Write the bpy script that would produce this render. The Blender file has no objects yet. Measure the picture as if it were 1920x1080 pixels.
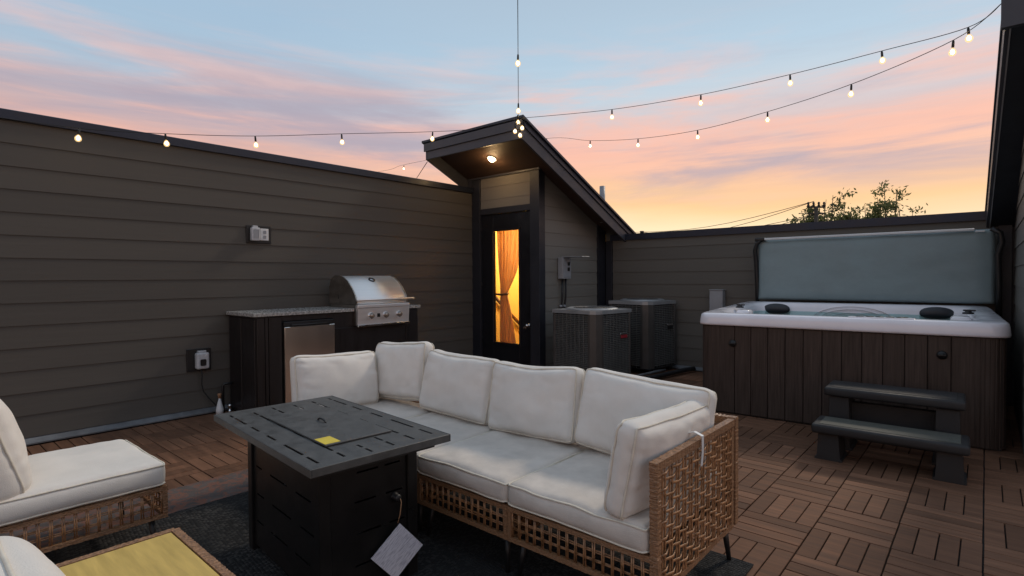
import bpy, bmesh, math, random
from mathutils import Vector, Matrix, noise
R = math.radians
PI = math.pi
random.seed(7)
S = bpy.context.scene
COL = S.collection

# ------------------------------------------------------------------ camera
H = 1.308
yaw, pitch, roll = R(41.07), R(1.1), R(0.35)
fw = Vector((-math.sin(yaw) * math.cos(pitch), math.cos(yaw) * math.cos(pitch), -math.sin(pitch)))
rt = Vector((math.cos(yaw), math.sin(yaw), 0))
up = rt.cross(fw)
r2 = rt * math.cos(roll) - up * math.sin(roll)
u2 = up * math.cos(roll) + rt * math.sin(roll)
cd = bpy.data.cameras.new("camera")
cam = bpy.data.objects.new("camera", cd)
COL.objects.link(cam)
cam.matrix_world = Matrix(((r2.x, u2.x, -fw.x, 0), (r2.y, u2.y, -fw.y, 0), (r2.z, u2.z, -fw.z, H), (0, 0, 0, 1)))
cd.sensor_width = 36
cd.lens = 1020 / 1920 * 36
cd.clip_start = 0.02
cd.clip_end = 3000
S.camera = cam
S.view_settings.view_transform = 'Standard'
S.view_settings.look = 'None'
S.view_settings.exposure = 0.12
S.view_settings.gamma = 1
S.view_settings.use_curve_mapping = False
S.cycles.use_denoising = True
S.cycles.max_bounces = 8
S.cycles.sample_clamp_indirect = 4

# ------------------------------------------------------------------ sky
SUN_AZ = Vector((0.16, 0.98, 0)).normalized()      # horizontal direction towards the glow of the sun
SUN_EL = R(40)
W = bpy.data.worlds.new("World")
S.world = W
W.use_nodes = True
nt = W.node_tree
nt.nodes.clear()


def N(tree, typ, **kw):
    n = tree.nodes.new(typ)
    for k, v in kw.items():
        if k == 'i':
            for kk, vv in v.items():
                n.inputs[kk].default_value = vv
        else:
            setattr(n, k, v)
    return n


def ramp(tree, stops, interp='LINEAR'):
    n = tree.nodes.new('ShaderNodeValToRGB')
    cr = n.color_ramp
    cr.interpolation = interp
    while len(cr.elements) < len(stops):
        cr.elements.new(0.5)
    for e, (p, c) in zip(cr.elements, stops):
        e.position = p
        e.color = (c[0], c[1], c[2], 1) if len(c) == 3 else c
    return n


def math_(tree, op, a, b=None, c=None, clamp=False):
    n = tree.nodes.new('ShaderNodeMath')
    n.operation = op
    n.use_clamp = clamp
    for i, v in enumerate((a, b, c)):
        if v is None:
            continue
        if isinstance(v, (int, float)):
            n.inputs[i].default_value = v
        else:
            tree.links.new(v, n.inputs[i])
    return n.outputs[0]


def mixc(tree, f, a, b, mode='MIX'):
    n = tree.nodes.new('ShaderNodeMix')
    n.data_type = 'RGBA'
    n.blend_type = mode
    for idx, v in ((0, f), (6, a), (7, b)):
        if isinstance(v, (int, float)):
            n.inputs[idx].default_value = v
        elif isinstance(v, tuple):
            n.inputs[idx].default_value = (*v, 1)
        else:
            tree.links.new(v, n.inputs[idx])
    return n.outputs[2]


tc = N(nt, 'ShaderNodeTexCoord')
sep = N(nt, 'ShaderNodeSeparateXYZ')
nt.links.new(tc.outputs['Generated'], sep.inputs[0])
zz = sep.outputs[2]
glow = Vector((-0.36, 0.93, 0)).normalized()
gd = N(nt, 'ShaderNodeVectorMath', operation='DOT_PRODUCT', i={1: glow})
nt.links.new(tc.outputs['Generated'], gd.inputs[0])
gfac = math_(nt, 'MULTIPLY_ADD', gd.outputs['Value'], 3.0, -2.0, clamp=True)


def sky_noise(scale, sx, sz, detail, dist=0.0, tilt=0.0, off=0.0, rough=0.5):
    mp = N(nt, 'ShaderNodeMapping')
    mp.inputs['Scale'].default_value = (sx, sx, sz)
    mp.inputs['Rotation'].default_value = (R(tilt), R(tilt * .7), 0)
    mp.inputs['Location'].default_value = (off, off * .7, off * .3)
    nt.links.new(tc.outputs['Generated'], mp.inputs[0])
    n = N(nt, 'ShaderNodeTexNoise')
    n.inputs['Scale'].default_value = scale
    n.inputs['Detail'].default_value = detail
    n.inputs['Roughness'].default_value = rough
    n.inputs['Distortion'].default_value = dist
    nt.links.new(mp.outputs[0], n.inputs[0])
    return n.outputs['Fac']


def sm(v, lo, hi):
    n = N(nt, 'ShaderNodeMapRange', interpolation_type='SMOOTHSTEP')
    n.inputs[1].default_value = lo
    n.inputs[2].default_value = hi
    nt.links.new(v, n.inputs[0])
    return n.outputs[0]


nbig = sky_noise(1.5, 1.0, 4.0, 3, off=3.1)
zw = math_(nt, 'ADD', zz, math_(nt, 'MULTIPLY_ADD', nbig, 0.10, -0.05))
rA = ramp(nt, [(0.0, (1.12, 1.0, .78)), (.075, (1.06, .88, .58)), (.13, (1.0, .61, .27)), (.185, (.90, .52, .35)), (.24, (.70, .56, .54)),
               (.30, (.57, .64, .70)), (.37, (.47, .61, .72)), (.50, (.42, .52, .62)), (1.0, (.34, .41, .50))])
rB = ramp(nt, [(0.0, (.86, .60, .44)), (.10, (.86, .54, .38)), (.17, (.80, .46, .34)), (.22, (.66, .42, .38)), (.265, (.50, .46, .51)),
               (.31, (.40, .53, .65)), (.40, (.37, .51, .65)), (.55, (.38, .47, .58)), (1.0, (.34, .41, .50))])
nt.links.new(zw, rA.inputs[0])
nt.links.new(zw, rB.inputs[0])
base = mixc(nt, gfac, rB.outputs[0], rA.outputs[0])
# drifting streaks: salmon and lavender
c1 = sm(sky_noise(1.8, 1.0, 8.5, 7, .5, 2, 11.3, .58), .45, .67)
band1 = math_(nt, 'MULTIPLY', sm(zz, .03, .12), sm(math_(nt, 'MULTIPLY', zz, -1), -.46, -.25))
warm = ramp(nt, [(0.0, (1.0, .72, .40)), (.13, (1.0, .58, .34)), (.22, (.96, .50, .36)), (.36, (.90, .54, .46)), (.6, (.62, .56, .62))])
nt.links.new(zz, warm.inputs[0])
base = mixc(nt, math_(nt, 'MULTIPLY', math_(nt, 'MULTIPLY', c1, band1), .85), base, warm.outputs[0])
c2 = sm(sky_noise(1.6, 1.0, 7.5, 7, .5, -2, 25.7, .60), .44, .66)
band2 = math_(nt, 'MULTIPLY', sm(zz, .10, .2), sm(math_(nt, 'MULTIPLY', zz, -1), -.40, -.27))
base = mixc(nt, math_(nt, 'MULTIPLY', math_(nt, 'MULTIPLY', c2, band2), .85), base, (.42, .365, .43))
fine = sky_noise(4.0, 1.0, 13.0, 7, .6, 1, 3.3, .62)
base = mixc(nt, math_(nt, 'MULTIPLY', band1, .5), base, mixc(nt, fine, (.86, .84, .86), (1.14, 1.16, 1.14)), 'MULTIPLY')
# below the horizon: dull ground haze
base = mixc(nt, sm(zz, -.06, 0.0), (.12, .11, .10), base)
nish = N(nt, 'ShaderNodeTexSky', sky_type='NISHITA', sun_disc=False, sun_elevation=SUN_EL,
         sun_rotation=math.atan2(SUN_AZ.x, SUN_AZ.y))
bg1 = N(nt, 'ShaderNodeBackground', i={1: 0.006})
nt.links.new(nish.outputs[0], bg1.inputs[0])
bg2 = N(nt, 'ShaderNodeBackground', i={1: 0.94})
nt.links.new(base, bg2.inputs[0])
addb = N(nt, 'ShaderNodeAddShader')
nt.links.new(bg1.outputs[0], addb.inputs[0])
nt.links.new(bg2.outputs[0], addb.inputs[1])
wo = N(nt, 'ShaderNodeOutputWorld')
nt.links.new(addb.outputs[0], wo.inputs[0])

sd = bpy.data.lights.new("sun", 'SUN')
sd.energy = 1.25
sd.angle = R(8)
sd.color = (1.0, .86, .70)
sun = bpy.data.objects.new("sun", sd)
COL.objects.link(sun)
to_sun = Vector((SUN_AZ.x * math.cos(SUN_EL), SUN_AZ.y * math.cos(SUN_EL), math.sin(SUN_EL)))
sun.rotation_euler = to_sun.to_track_quat('Z', 'Y').to_euler()
sun.location = (0, 4, 8)

# ------------------------------------------------------------------ materials
MATS = {}


def pm(name, col, rough=.6, metal=0.0, var=.12, scale=6.0, bump=0.0, bscale=120.0, stretch=(1, 1, 1), rand=0.0,
       spec=.5, coat=0.0, dirt=0.0, bdist=.004, rvar=.1):
    if name in MATS:
        return MATS[name]
    m = bpy.data.materials.new(name)
    m.use_nodes = True
    t = m.node_tree
    b = t.nodes['Principled BSDF']
    tc = N(t, 'ShaderNodeTexCoord')
    mp = N(t, 'ShaderNodeMapping')
    mp.inputs['Scale'].default_value = stretch
    t.links.new(tc.outputs['Object'], mp.inputs[0])
    oi = N(t, 'ShaderNodeObjectInfo')
    ofs = N(t, 'ShaderNodeVectorMath', operation='SCALE')
    cmb = N(t, 'ShaderNodeCombineXYZ')
    for k in range(3):
        t.links.new(oi.outputs['Random'], cmb.inputs[k])
    t.links.new(cmb.outputs[0], ofs.inputs[0])
    ofs.inputs['Scale'].default_value = 37.0
    ad = N(t, 'ShaderNodeVectorMath', operation='ADD')
    t.links.new(mp.outputs[0], ad.inputs[0])
    t.links.new(ofs.outputs[0], ad.inputs[1])
    n1 = N(t, 'ShaderNodeTexNoise', i={'Scale': scale, 'Detail': 5.0, 'Roughness': .6})
    t.links.new(ad.outputs[0], n1.inputs[0])
    f = n1.outputs['Fac']
    lo = tuple(c * (1 - var * 1.6) for c in col)
    hi = tuple(min(1, c * (1 + var * 1.6)) for c in col)
    rp = ramp(t, [(.25, lo), (.75, hi)])
    t.links.new(f, rp.inputs[0])
    c = rp.outputs[0]
    if rand:
        hs = N(t, 'ShaderNodeHueSaturation')
        t.links.new(c, hs.inputs['Color'])
        t.links.new(math_(t, 'MULTIPLY_ADD', oi.outputs['Random'], 2 * rand, 1 - rand), hs.inputs['Value'])
        c = hs.outputs[0]
    if dirt:
        n3 = N(t, 'ShaderNodeTexNoise', i={'Scale': scale * .35, 'Detail': 7.0, 'Roughness': .7})
        t.links.new(ad.outputs[0], n3.inputs[0])
        rp3 = ramp(t, [(.42, (0, 0, 0)), (.7, (1, 1, 1))])
        t.links.new(n3.outputs['Fac'], rp3.inputs[0])
        c = mixc(t, math_(t, 'MULTIPLY', rp3.outputs[0], dirt), c, tuple(x * .55 for x in col))
    t.links.new(c, b.inputs['Base Color'])
    b.inputs['Metallic'].default_value = metal
    b.inputs['Specular IOR Level'].default_value = spec
    if coat:
        b.inputs['Coat Weight'].default_value = coat
        b.inputs['Coat Roughness'].default_value = .15
    rr = N(t, 'ShaderNodeMapRange', i={1: .3, 2: .7, 3: max(.02, rough - rvar), 4: min(1, rough + rvar)})
    t.links.new(f, rr.inputs[0])
    t.links.new(rr.outputs[0], b.inputs['Roughness'])
    if bump:
        n2 = N(t, 'ShaderNodeTexNoise', i={'Scale': bscale, 'Detail': 3.0})
        t.links.new(ad.outputs[0], n2.inputs[0])
        bp = N(t, 'ShaderNodeBump', i={'Strength': bump, 'Distance': bdist})
        t.links.new(n2.outputs['Fac'], bp.inputs['Height'])
        t.links.new(bp.outputs[0], b.inputs['Normal'])
    MATS[name] = m
    return m


def emit(name, col, strength):
    if name in MATS:
        return MATS[name]
    m = bpy.data.materials.new(name)
    m.use_nodes = True
    t = m.node_tree
    t.nodes.clear()
    e = N(t, 'ShaderNodeEmission', i={0: (*col, 1), 1: strength})
    o = N(t, 'ShaderNodeOutputMaterial')
    t.links.new(e.outputs[0], o.inputs[0])
    MATS[name] = m
    return m


def thin_glass(name, tint=(1, 1, 1), ior=1.45, rough=.02):
    m = bpy.data.materials.new(name)
    m.use_nodes = True
    t = m.node_tree
    t.nodes.clear()
    tr = N(t, 'ShaderNodeBsdfTransparent', i={0: (*tint, 1)})
    gl = N(t, 'ShaderNodeBsdfGlossy', i={'Roughness': rough})
    fr = N(t, 'ShaderNodeFresnel', i={0: ior})
    mx = N(t, 'ShaderNodeMixShader')
    t.links.new(fr.outputs[0], mx.inputs[0])
    t.links.new(tr.outputs[0], mx.inputs[1])
    t.links.new(gl.outputs[0], mx.inputs[2])
    o = N(t, 'ShaderNodeOutputMaterial')
    t.links.new(mx.outputs[0], o.inputs[0])
    MATS[name] = m
    return m


M_side = pm('siding_paint', (.085, .075, .064), .72, var=.09, scale=3, bump=.35, bscale=30, stretch=(1, .06, 1), rand=.06, dirt=.22, bdist=.003)
M_sidex = pm('siding_paint_b', (.112, .102, .088), .72, var=.07, scale=3, bump=.35, bscale=30, stretch=(.06, .06, 1), rand=.05, dirt=.12, bdist=.003)
M_trim = pm('trim_paint', (.018, .019, .026), .5, var=.1, scale=4, bump=.1, bscale=60)
M_fascia = pm('fascia_paint', (.052, .053, .066), .5, var=.1, scale=4, bump=.1, bscale=60)
M_cap = pm('cap_metal', (.018, .024, .042), .42, metal=.2, var=.15, scale=3)
M_soffit = pm('soffit_wood', (.058, .032, .022), .6, var=.25, scale=5, stretch=(.3, 6, 1))
M_flash = pm('flashing_metal', (.16, .165, .175), .5, metal=.3, var=.2, scale=8, dirt=.4)
M_door = pm('door_paint', (.008, .008, .011), .4, var=.1)
M_chrome = pm('chrome', (.75, .75, .76), .18, metal=1, var=.03)
M_steel = pm('brushed_steel', (.93, .92, .90), .5, metal=1, var=.02, scale=8, bump=.04, bscale=40, stretch=(6, .15, 6), bdist=.001, rvar=.03)
M_fridge = pm('fridge_steel', (.86, .80, .74), .24, metal=1, var=.02, scale=3, rvar=.02)
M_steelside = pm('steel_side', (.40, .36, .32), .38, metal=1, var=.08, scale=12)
M_black = pm('black_metal', (.010, .010, .011), .45, var=.2, scale=10)
M_black2 = pm('black_plastic', (.014, .014, .016), .5, var=.2, scale=10)
M_cab = pm('cabinet_paint', (.012, .009, .009), .42, var=.2, scale=5, stretch=(4, 4, .3), bump=.1, bscale=20)
M_granite = pm('granite', (.36, .35, .33), .25, var=.45, scale=45, bump=.05)
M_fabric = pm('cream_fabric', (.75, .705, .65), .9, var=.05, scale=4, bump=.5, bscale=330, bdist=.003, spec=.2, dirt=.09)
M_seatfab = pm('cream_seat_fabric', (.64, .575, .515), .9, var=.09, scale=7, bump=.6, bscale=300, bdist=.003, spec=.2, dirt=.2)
M_piping = pm('piping', (.70, .635, .53), .85, var=.08, scale=30)
M_rattan = pm('rattan', (.31, .155, .072), .30, var=.45, scale=40, rand=.05)
M_rattanw = pm('rattan_wrap', (.27, .14, .07), .40, var=.5, scale=40, bump=.9, bscale=14, stretch=(3, 3, 14), bdist=.008)
M_table = pm('table_metal', (.074, .073, .071), .45, metal=.1, var=.22, scale=16, bump=.25, bscale=260, dirt=.25, rvar=.12)
M_tablebody = pm('table_body', (.010, .0095, .0095), .36, metal=.2, var=.15, scale=5)
M_yellowtop = pm('yellow_board', (.60, .41, .11), .42, var=.12, scale=5, stretch=(1, 9, 1), bump=.08, bscale=60)
M_sticker = pm('yellow_label', (.72, .55, .06), .5, var=.08, scale=30)
M_cond = pm('condenser_metal', (.085, .08, .076), .4, metal=.3, var=.12, scale=6)
M_louvre = pm('condenser_louvre', (.17, .165, .155), .4, metal=.3, var=.12, scale=6)
M_tower_lit = pm('siding_paint_lit', (.19, .175, .152), .72, var=.07, scale=3, bump=.35, bscale=30, stretch=(.06, .06, 1), rand=.05, dirt=.12, bdist=.003)  # same siding paint, its colour lightened to stand in for light on the tower
M_condtop = pm('condenser_top', (.34, .35, .36), .42, metal=.4, var=.1, scale=6)
M_condcorner = pm('condenser_corner', (.085, .078, .072), .42, metal=.3, var=.1, scale=6)
M_fin = pm('condenser_fin', (.015, .015, .015), .5, metal=.2, var=.2)
M_gray = pm('gray_enamel', (.30, .31, .33), .45, var=.07, scale=8)
M_shell = pm('tub_acrylic', (.86, .84, .89), .16, var=.04, scale=4, coat=.4)
M_skirt = pm('tub_skirt', (.052, .036, .029), .5, var=.3, scale=9, stretch=(8, 8, .35), rand=.07, bump=.2, bscale=60, spec=.3)
M_pillow = pm('tub_pillow', (.030, .034, .042), .5, var=.1)
M_cover = pm('cover_vinyl', (.235, .31, .33), .5, var=.06, scale=3, bump=.25, bscale=5, bdist=.03)
M_covertop = pm('cover_edge', (.66, .67, .68), .45, var=.05)
M_step = pm('step_plastic', (.017, .0162, .0168), .6, var=.12, scale=12, bump=.3, bscale=160)
M_tread = pm('step_tread', (.075, .075, .062), .75, var=.2, scale=50, bump=.4, bscale=220)
M_slat = pm('deck_slat', (.172, .086, .051), .75, var=.26, scale=9, stretch=(.25, 3, 1), rand=.26, bump=.35, bscale=40, bdist=.003, spec=.2, dirt=.3)
M_tray = pm('deck_tray', (.026, .018, .014), .85)
M_slab = pm('roof_membrane', (.10, .10, .105), .85, var=.2, scale=5, bump=.2, bscale=60)
M_white = pm('white_plastic', (.66, .67, .68), .4, var=.06)
M_clear = pm('clear_cover', (.50, .51, .53), .2, var=.12, scale=30)
M_pave = pm('ground_earth', (.10, .10, .085), .9, var=.3, scale=.05)
M_bark = pm('bark', (.09, .07, .05), .9, var=.3, scale=3)
M_leaf = pm('leaf', (.15, .17, .062), .6, var=.4, scale=.6)
M_pole = pm('pole_wood', (.06, .05, .04), .9, var=.2, scale=3)
M_wire = pm('wire_rubber', (.012, .012, .012), .6)
M_interior = pm('interior_paint', (.80, .56, .17), .8, var=.04, scale=2)
M_curtain = pm('curtain_cloth', (.78, .57, .35), .85, var=.08, scale=7, stretch=(3, 3, .3), bump=.2, bscale=300)
t_ = M_curtain.node_tree
tl = N(t_, 'ShaderNodeBsdfTranslucent')
mxs = N(t_, 'ShaderNodeMixShader', i={0: .55})
bs_ = t_.nodes['Principled BSDF']
t_.links.new(bs_.inputs['Base Color'].links[0].from_socket, tl.inputs[0])
ou_ = t_.nodes['Material Output']
t_.links.new(bs_.outputs[0], mxs.inputs[1])
t_.links.new(tl.outputs[0], mxs.inputs[2])
t_.links.new(mxs.outputs[0], ou_.inputs[0])
t_ = M_leaf.node_tree
tl = N(t_, 'ShaderNodeBsdfTranslucent')
mxs = N(t_, 'ShaderNodeMixShader', i={0: .6})
bs_ = t_.nodes['Principled BSDF']
t_.links.new(bs_.inputs['Base Color'].links[0].from_socket, tl.inputs[0])
ou_ = t_.nodes['Material Output']
t_.links.new(bs_.outputs[0], mxs.inputs[1])
t_.links.new(tl.outputs[0], mxs.inputs[2])
t_.links.new(mxs.outputs[0], ou_.inputs[0])
M_wood = pm('handrail_wood', (.12, .05, .02), .5, var=.2)
M_threshold = pm('threshold_wood', (.32, .17, .09), .7, var=.2, scale=8)
M_red = pm('badge_red', (.35, .03, .04), .4)
M_bulb = emit('bulb_glow', (1.0, .66, .30), 1.25)
M_fil = emit('filament_glow', (1.0, .70, .36), 55.0)
tb_ = M_bulb.node_tree
trb = N(tb_, 'ShaderNodeBsdfTransparent')
mxb = N(tb_, 'ShaderNodeMixShader', i={0: .45})
emb = [n for n in tb_.nodes if n.type == 'EMISSION'][0]
oub = [n for n in tb_.nodes if n.type == 'OUTPUT_MATERIAL'][0]
tb_.links.new(emb.outputs[0], mxb.inputs[1])
tb_.links.new(trb.outputs[0], mxb.inputs[2])
tb_.links.new(mxb.outputs[0], oub.inputs[0])
M_lampglow = emit('lamp_glow', (1.0, .76, .40), 22.0)
M_glass = thin_glass('door_glass')
M_bulbglass = thin_glass('bulb_glass', (.95, .92, .86))


def rug_mat():
    m = pm('rug_weave', (.017, .0172, .018), .95, var=.25, scale=4)
    t = m.node_tree
    b = t.nodes['Principled BSDF']
    tcx = N(t, 'ShaderNodeTexCoord')
    mp = N(t, 'ShaderNodeMapping')
    mp.inputs['Scale'].default_value = (95, 62, 1)
    mp.inputs['Rotation'].default_value = (0, 0, R(4))
    t.links.new(tcx.outputs['Object'], mp.inputs[0])
    v = N(t, 'ShaderNodeTexVoronoi', i={'Scale': 1.0, 'Randomness': .35})
    t.links.new(mp.outputs[0], v.inputs[0])
    h = math_(t, 'SUBTRACT', 1.0, v.outputs['Distance'], clamp=True)
    bp = N(t, 'ShaderNodeBump', i={'Strength': 1.0, 'Distance': .008})
    t.links.new(h, bp.inputs['Height'])
    t.links.new(bp.outputs[0], b.inputs['Normal'])
    src = b.inputs['Base Color'].links[0].from_socket
    sp = N(t, 'ShaderNodeSeparateColor')
    t.links.new(v.outputs['Color'], sp.inputs[0])
    bands = N(t, 'ShaderNodeTexNoise', i={'Scale': 2.2, 'Detail': 3.0})
    t.links.new(tcx.outputs['Object'], bands.inputs[0])
    spk = math_(t, 'MULTIPLY', math_(t, 'GREATER_THAN', sp.outputs[0], .62), math_(t, 'MULTIPLY_ADD', bands.outputs['Fac'], 2.2, -.6, clamp=True))
    c = mixc(t, math_(t, 'MULTIPLY', spk, h), src, (.085, .082, .078))
    t.links.new(c, b.inputs['Base Color'])
    b.inputs['Specular IOR Level'].default_value = .25
    return m


def border_mat():
    m = pm('rug_border', (.085, .07, .065), .95, var=.3, scale=10, bump=.4, bscale=200)
    t = m.node_tree
    b = t.nodes['Principled BSDF']
    src = b.inputs['Base Color'].links[0].from_socket
    tcx = N(t, 'ShaderNodeTexCoord')
    n = N(t, 'ShaderNodeTexNoise', i={'Scale': 14.0, 'Detail': 6.0, 'Roughness': .7, 'Distortion': 1.2})
    t.links.new(tcx.outputs['Object'], n.inputs[0])
    rp = ramp(t, [(.48, (0, 0, 0)), (.58, (1, 1, 1))])
    t.links.new(n.outputs['Fac'], rp.inputs[0])
    c = mixc(t, math_(t, 'MULTIPLY', rp.outputs[0], .8), src, (.20, .075, .045))
    t.links.new(c, b.inputs['Base Color'])
    return m


def print_mat():
    m = pm('tag_paper', (.64, .64, .71), .6, var=.04)
    t = m.node_tree
    b = t.nodes['Principled BSDF']
    tcx = N(t, 'ShaderNodeTexCoord')
    mp = N(t, 'ShaderNodeMapping')
    mp.inputs['Scale'].default_value = (1, 26, 260)
    t.links.new(tcx.outputs['Object'], mp.inputs[0])
    n = N(t, 'ShaderNodeTexNoise', i={'Scale': 1.0, 'Detail': 2.0})
    t.links.new(mp.outputs[0], n.inputs[0])
    rp = ramp(t, [(.50, (0, 0, 0)), (.58, (1, 1, 1))])
    t.links.new(n.outputs['Fac'], rp.inputs[0])
    src = b.inputs['Base Color'].links[0].from_socket
    c = mixc(t, math_(t, 'MULTIPLY', rp.outputs[0], .45), src, (.16, .16, .24))
    t.links.new(c, b.inputs['Base Color'])
    return m


def water_mat():
    m = bpy.data.materials.new('tub_water')
    m.use_nodes = True
    t = m.node_tree
    t.nodes.clear()
    tr = N(t, 'ShaderNodeBsdfTransparent', i={0: (.68, .92, .90, 1)})
    gl = N(t, 'ShaderNodeBsdfGlossy', i={'Roughness': .04})
    fr = N(t, 'ShaderNodeFresnel', i={0: 1.33})
    ns = N(t, 'ShaderNodeTexNoise', i={'Scale': 9.0, 'Detail': 2.0})
    bp = N(t, 'ShaderNodeBump', i={'Strength': .12, 'Distance': .02})
    t.links.new(ns.outputs['Fac'], bp.inputs['Height'])
    t.links.new(bp.outputs[0], gl.inputs['Normal'])
    t.links.new(bp.outputs[0], fr.inputs['Normal'])
    mx = N(t, 'ShaderNodeMixShader')
    t.links.new(math_(t, 'MULTIPLY', fr.outputs[0], .4), mx.inputs[0])
    t.links.new(tr.outputs[0], mx.inputs[1])
    t.links.new(gl.outputs[0], mx.inputs[2])
    o = N(t, 'ShaderNodeOutputMaterial')
    t.links.new(mx.outputs[0], o.inputs[0])
    return m


M_rug, M_border, M_tag, M_water = rug_mat(), border_mat(), print_mat(), water_mat()


# ------------------------------------------------------------------ mesh helpers
def bm_new():
    return bmesh.new()


def add_box(bm, lo, hi, bev=0.0, mtx=None, seg=1):
    lo, hi = Vector(lo), Vector(hi)
    t = bmesh.new()
    bmesh.ops.create_cube(t, size=1)
    for v in t.verts:
        v.co = Vector(((lo.x + hi.x) / 2 + v.co.x * (hi.x - lo.x), (lo.y + hi.y) / 2 + v.co.y * (hi.y - lo.y),
                       (lo.z + hi.z) / 2 + v.co.z * (hi.z - lo.z)))
    if bev:
        bmesh.ops.bevel(t, geom=list(t.edges), offset=bev, segments=seg, affect='EDGES', profile=.5)
    merge(bm, t, mtx)


def merge(bm, t, mtx=None):
    vm = {}
    for v in t.verts:
        vm[v] = bm.verts.new(mtx @ v.co if mtx else v.co)
    for f in t.faces:
        try:
            nf = bm.faces.new([vm[v] for v in f.verts])
            nf.smooth = f.smooth
        except ValueError:
            pass
    t.free()


def add_tube(bm, path, r, n=6, closed=False, smooth=True, flat=None):
    """tube along a list of points; r may be a list. flat: (normal, thickness) for flattened strips."""
    pts = [Vector(p) for p in path]
    m = len(pts)
    rings = []
    up0 = None
    for i, p in enumerate(pts):
        if closed:
            d = pts[(i + 1) % m] - pts[i - 1]
        else:
            d = pts[min(i + 1, m - 1)] - pts[max(i - 1, 0)]
        d.normalize()
        if flat:
            a = Vector(flat[0])
            a = (a - d * a.dot(d)).normalized()
        else:
            if up0 is None:
                up0 = Vector((0, 0, 1)) if abs(d.z) < .9 else Vector((1, 0, 0))
            a = (up0 - d * up0.dot(d))
            if a.length < 1e-4:
                a = d.orthogonal()
            a.normalize()
            up0 = a
        b = d.cross(a)
        rr = r[i] if isinstance(r, (list, tuple)) else r
        ra = flat[1] if flat else rr
        ring = []
        for k in range(n):
            th = 2 * PI * (k + .5) / n
            ring.append(bm.verts.new(p + a * math.cos(th) * ra + b * math.sin(th) * rr))
        rings.append(ring)
    rng = range(m if closed else m - 1)
    for i in rng:
        A, B = rings[i], rings[(i + 1) % m]
        for k in range(n):
            f = bm.faces.new((A[k], A[(k + 1) % n], B[(k + 1) % n], B[k]))
            f.smooth = smooth
    if not closed:
        try:
            bm.faces.new(rings[0][::-1])
            bm.faces.new(rings[-1])
        except ValueError:
            pass


def add_lathe(bm, prof, n=16, mtx=None, smooth=True):
    t = bmesh.new()
    rings = []
    for r, z in prof:
        if r < 1e-5:
            rings.append([t.verts.new((0, 0, z))])
        else:
            rings.append([t.verts.new((r * math.cos(2 * PI * k / n), r * math.sin(2 * PI * k / n), z)) for k in range(n)])
    for A, B in zip(rings, rings[1:]):
        for k in range(n):
            if len(A) == 1 and len(B) == 1:
                continue
            if len(A) == 1:
                f = t.faces.new((A[0], B[k], B[(k + 1) % n]))
            elif len(B) == 1:
                f = t.faces.new((A[k], B[0], A[(k + 1) % n]))
            else:
                f = t.faces.new((A[k], A[(k + 1) % n], B[(k + 1) % n], B[k]))
            f.smooth = smooth
    for ring, rev in ((rings[0], True), (rings[-1], False)):
        if len(ring) > 1:
            t.faces.new(ring[::-1] if rev else ring)
    bmesh.ops.recalc_face_normals(t, faces=list(t.faces))
    merge(bm, t, mtx)


def add_prism(bm, poly, f, a, b):
    """poly: 2-D points; f(p, q, t) -> 3-D; extruded from t=a to t=b"""
    A = [bm.verts.new(f(p, q, a)) for p, q in poly]
    B = [bm.verts.new(f(p, q, b)) for p, q in poly]
    n = len(poly)
    fs = [bm.faces.new(A), bm.faces.new(B[::-1])]
    for k in range(n):
        fs.append(bm.faces.new((A[k], B[k], B[(k + 1) % n], A[(k + 1) % n])))
    bmesh.ops.recalc_face_normals(bm, faces=fs)


def add_board(bm, poly, P, z0, z1, proud=.010, base=.001):
    """lap-siding course: poly in (s, z), proud at its lower edge z0, flush at z1."""
    h = z1 - z0
    A = [bm.verts.new(P(s, z, base + proud * (1 - .72 * (z - z0) / h))) for s, z in poly]
    B = [bm.verts.new(P(s, z, -.01)) for s, z in poly]
    n = len(poly)
    fs = [bm.faces.new(A), bm.faces.new(B[::-1])]
    for k in range(n):
        fs.append(bm.faces.new((A[k], B[k], B[(k + 1) % n], A[(k + 1) % n])))
    bmesh.ops.recalc_face_normals(bm, faces=fs)


def obj(name, bm, m, parent=None, smooth=None):
    me = bpy.data.meshes.new(name)
    if smooth:
        for f in bm.faces:
            f.smooth = True
    bm.to_mesh(me)
    bm.free()
    if m:
        me.materials.append(m)
    o = bpy.data.objects.new(name, me)
    COL.objects.link(o)
    if parent:
        o.parent = parent
    return o


def wobj(name, bm, m, parent, smooth=None):
    """mesh built in world coordinates under a thing that is only translated"""
    root = parent
    loc = Vector((0, 0, 0))
    while root:
        loc += root.location
        root = root.parent
    bmesh.ops.translate(bm, verts=list(bm.verts), vec=-loc)
    return obj(name, bm, m, parent, smooth)


def thing(name, label, cat, loc=(0, 0, 0), rz=0.0, group=None):
    o = bpy.data.objects.new(name, None)
    o.empty_display_size = .1
    COL.objects.link(o)
    o.location = loc
    o.rotation_euler = (0, 0, rz)
    tag(o, label, cat, group)
    return o


def tag(o, label, cat, group=None):
    o['label'] = label
    o['category'] = cat
    if group:
        o['group'] = group
    return o


def struct(o):
    o['kind'] = 'structure'
    return o


def stuff(o):
    o['kind'] = 'stuff'
    return o


def smooth_obj(o, ang=35):
    me = o.data
    for p in me.polygons:
        p.use_smooth = True
    try:
        me.set_sharp_from_angle(angle=R(ang))
    except Exception:
        pass
    return o


def dup(root, loc, rz, label=None, group=None):
    r = root.copy()
    COL.objects.link(r)
    r.location = loc
    r.rotation_euler = (0, 0, rz)
    if label:
        r['label'] = label
    if group:
        r['group'] = group
    for ch in list(root.children):
        c = ch.copy()
        COL.objects.link(c)
        c.parent = r
        for g in list(ch.children):
            d = g.copy()
            COL.objects.link(d)
            d.parent = c
    return r


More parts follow.
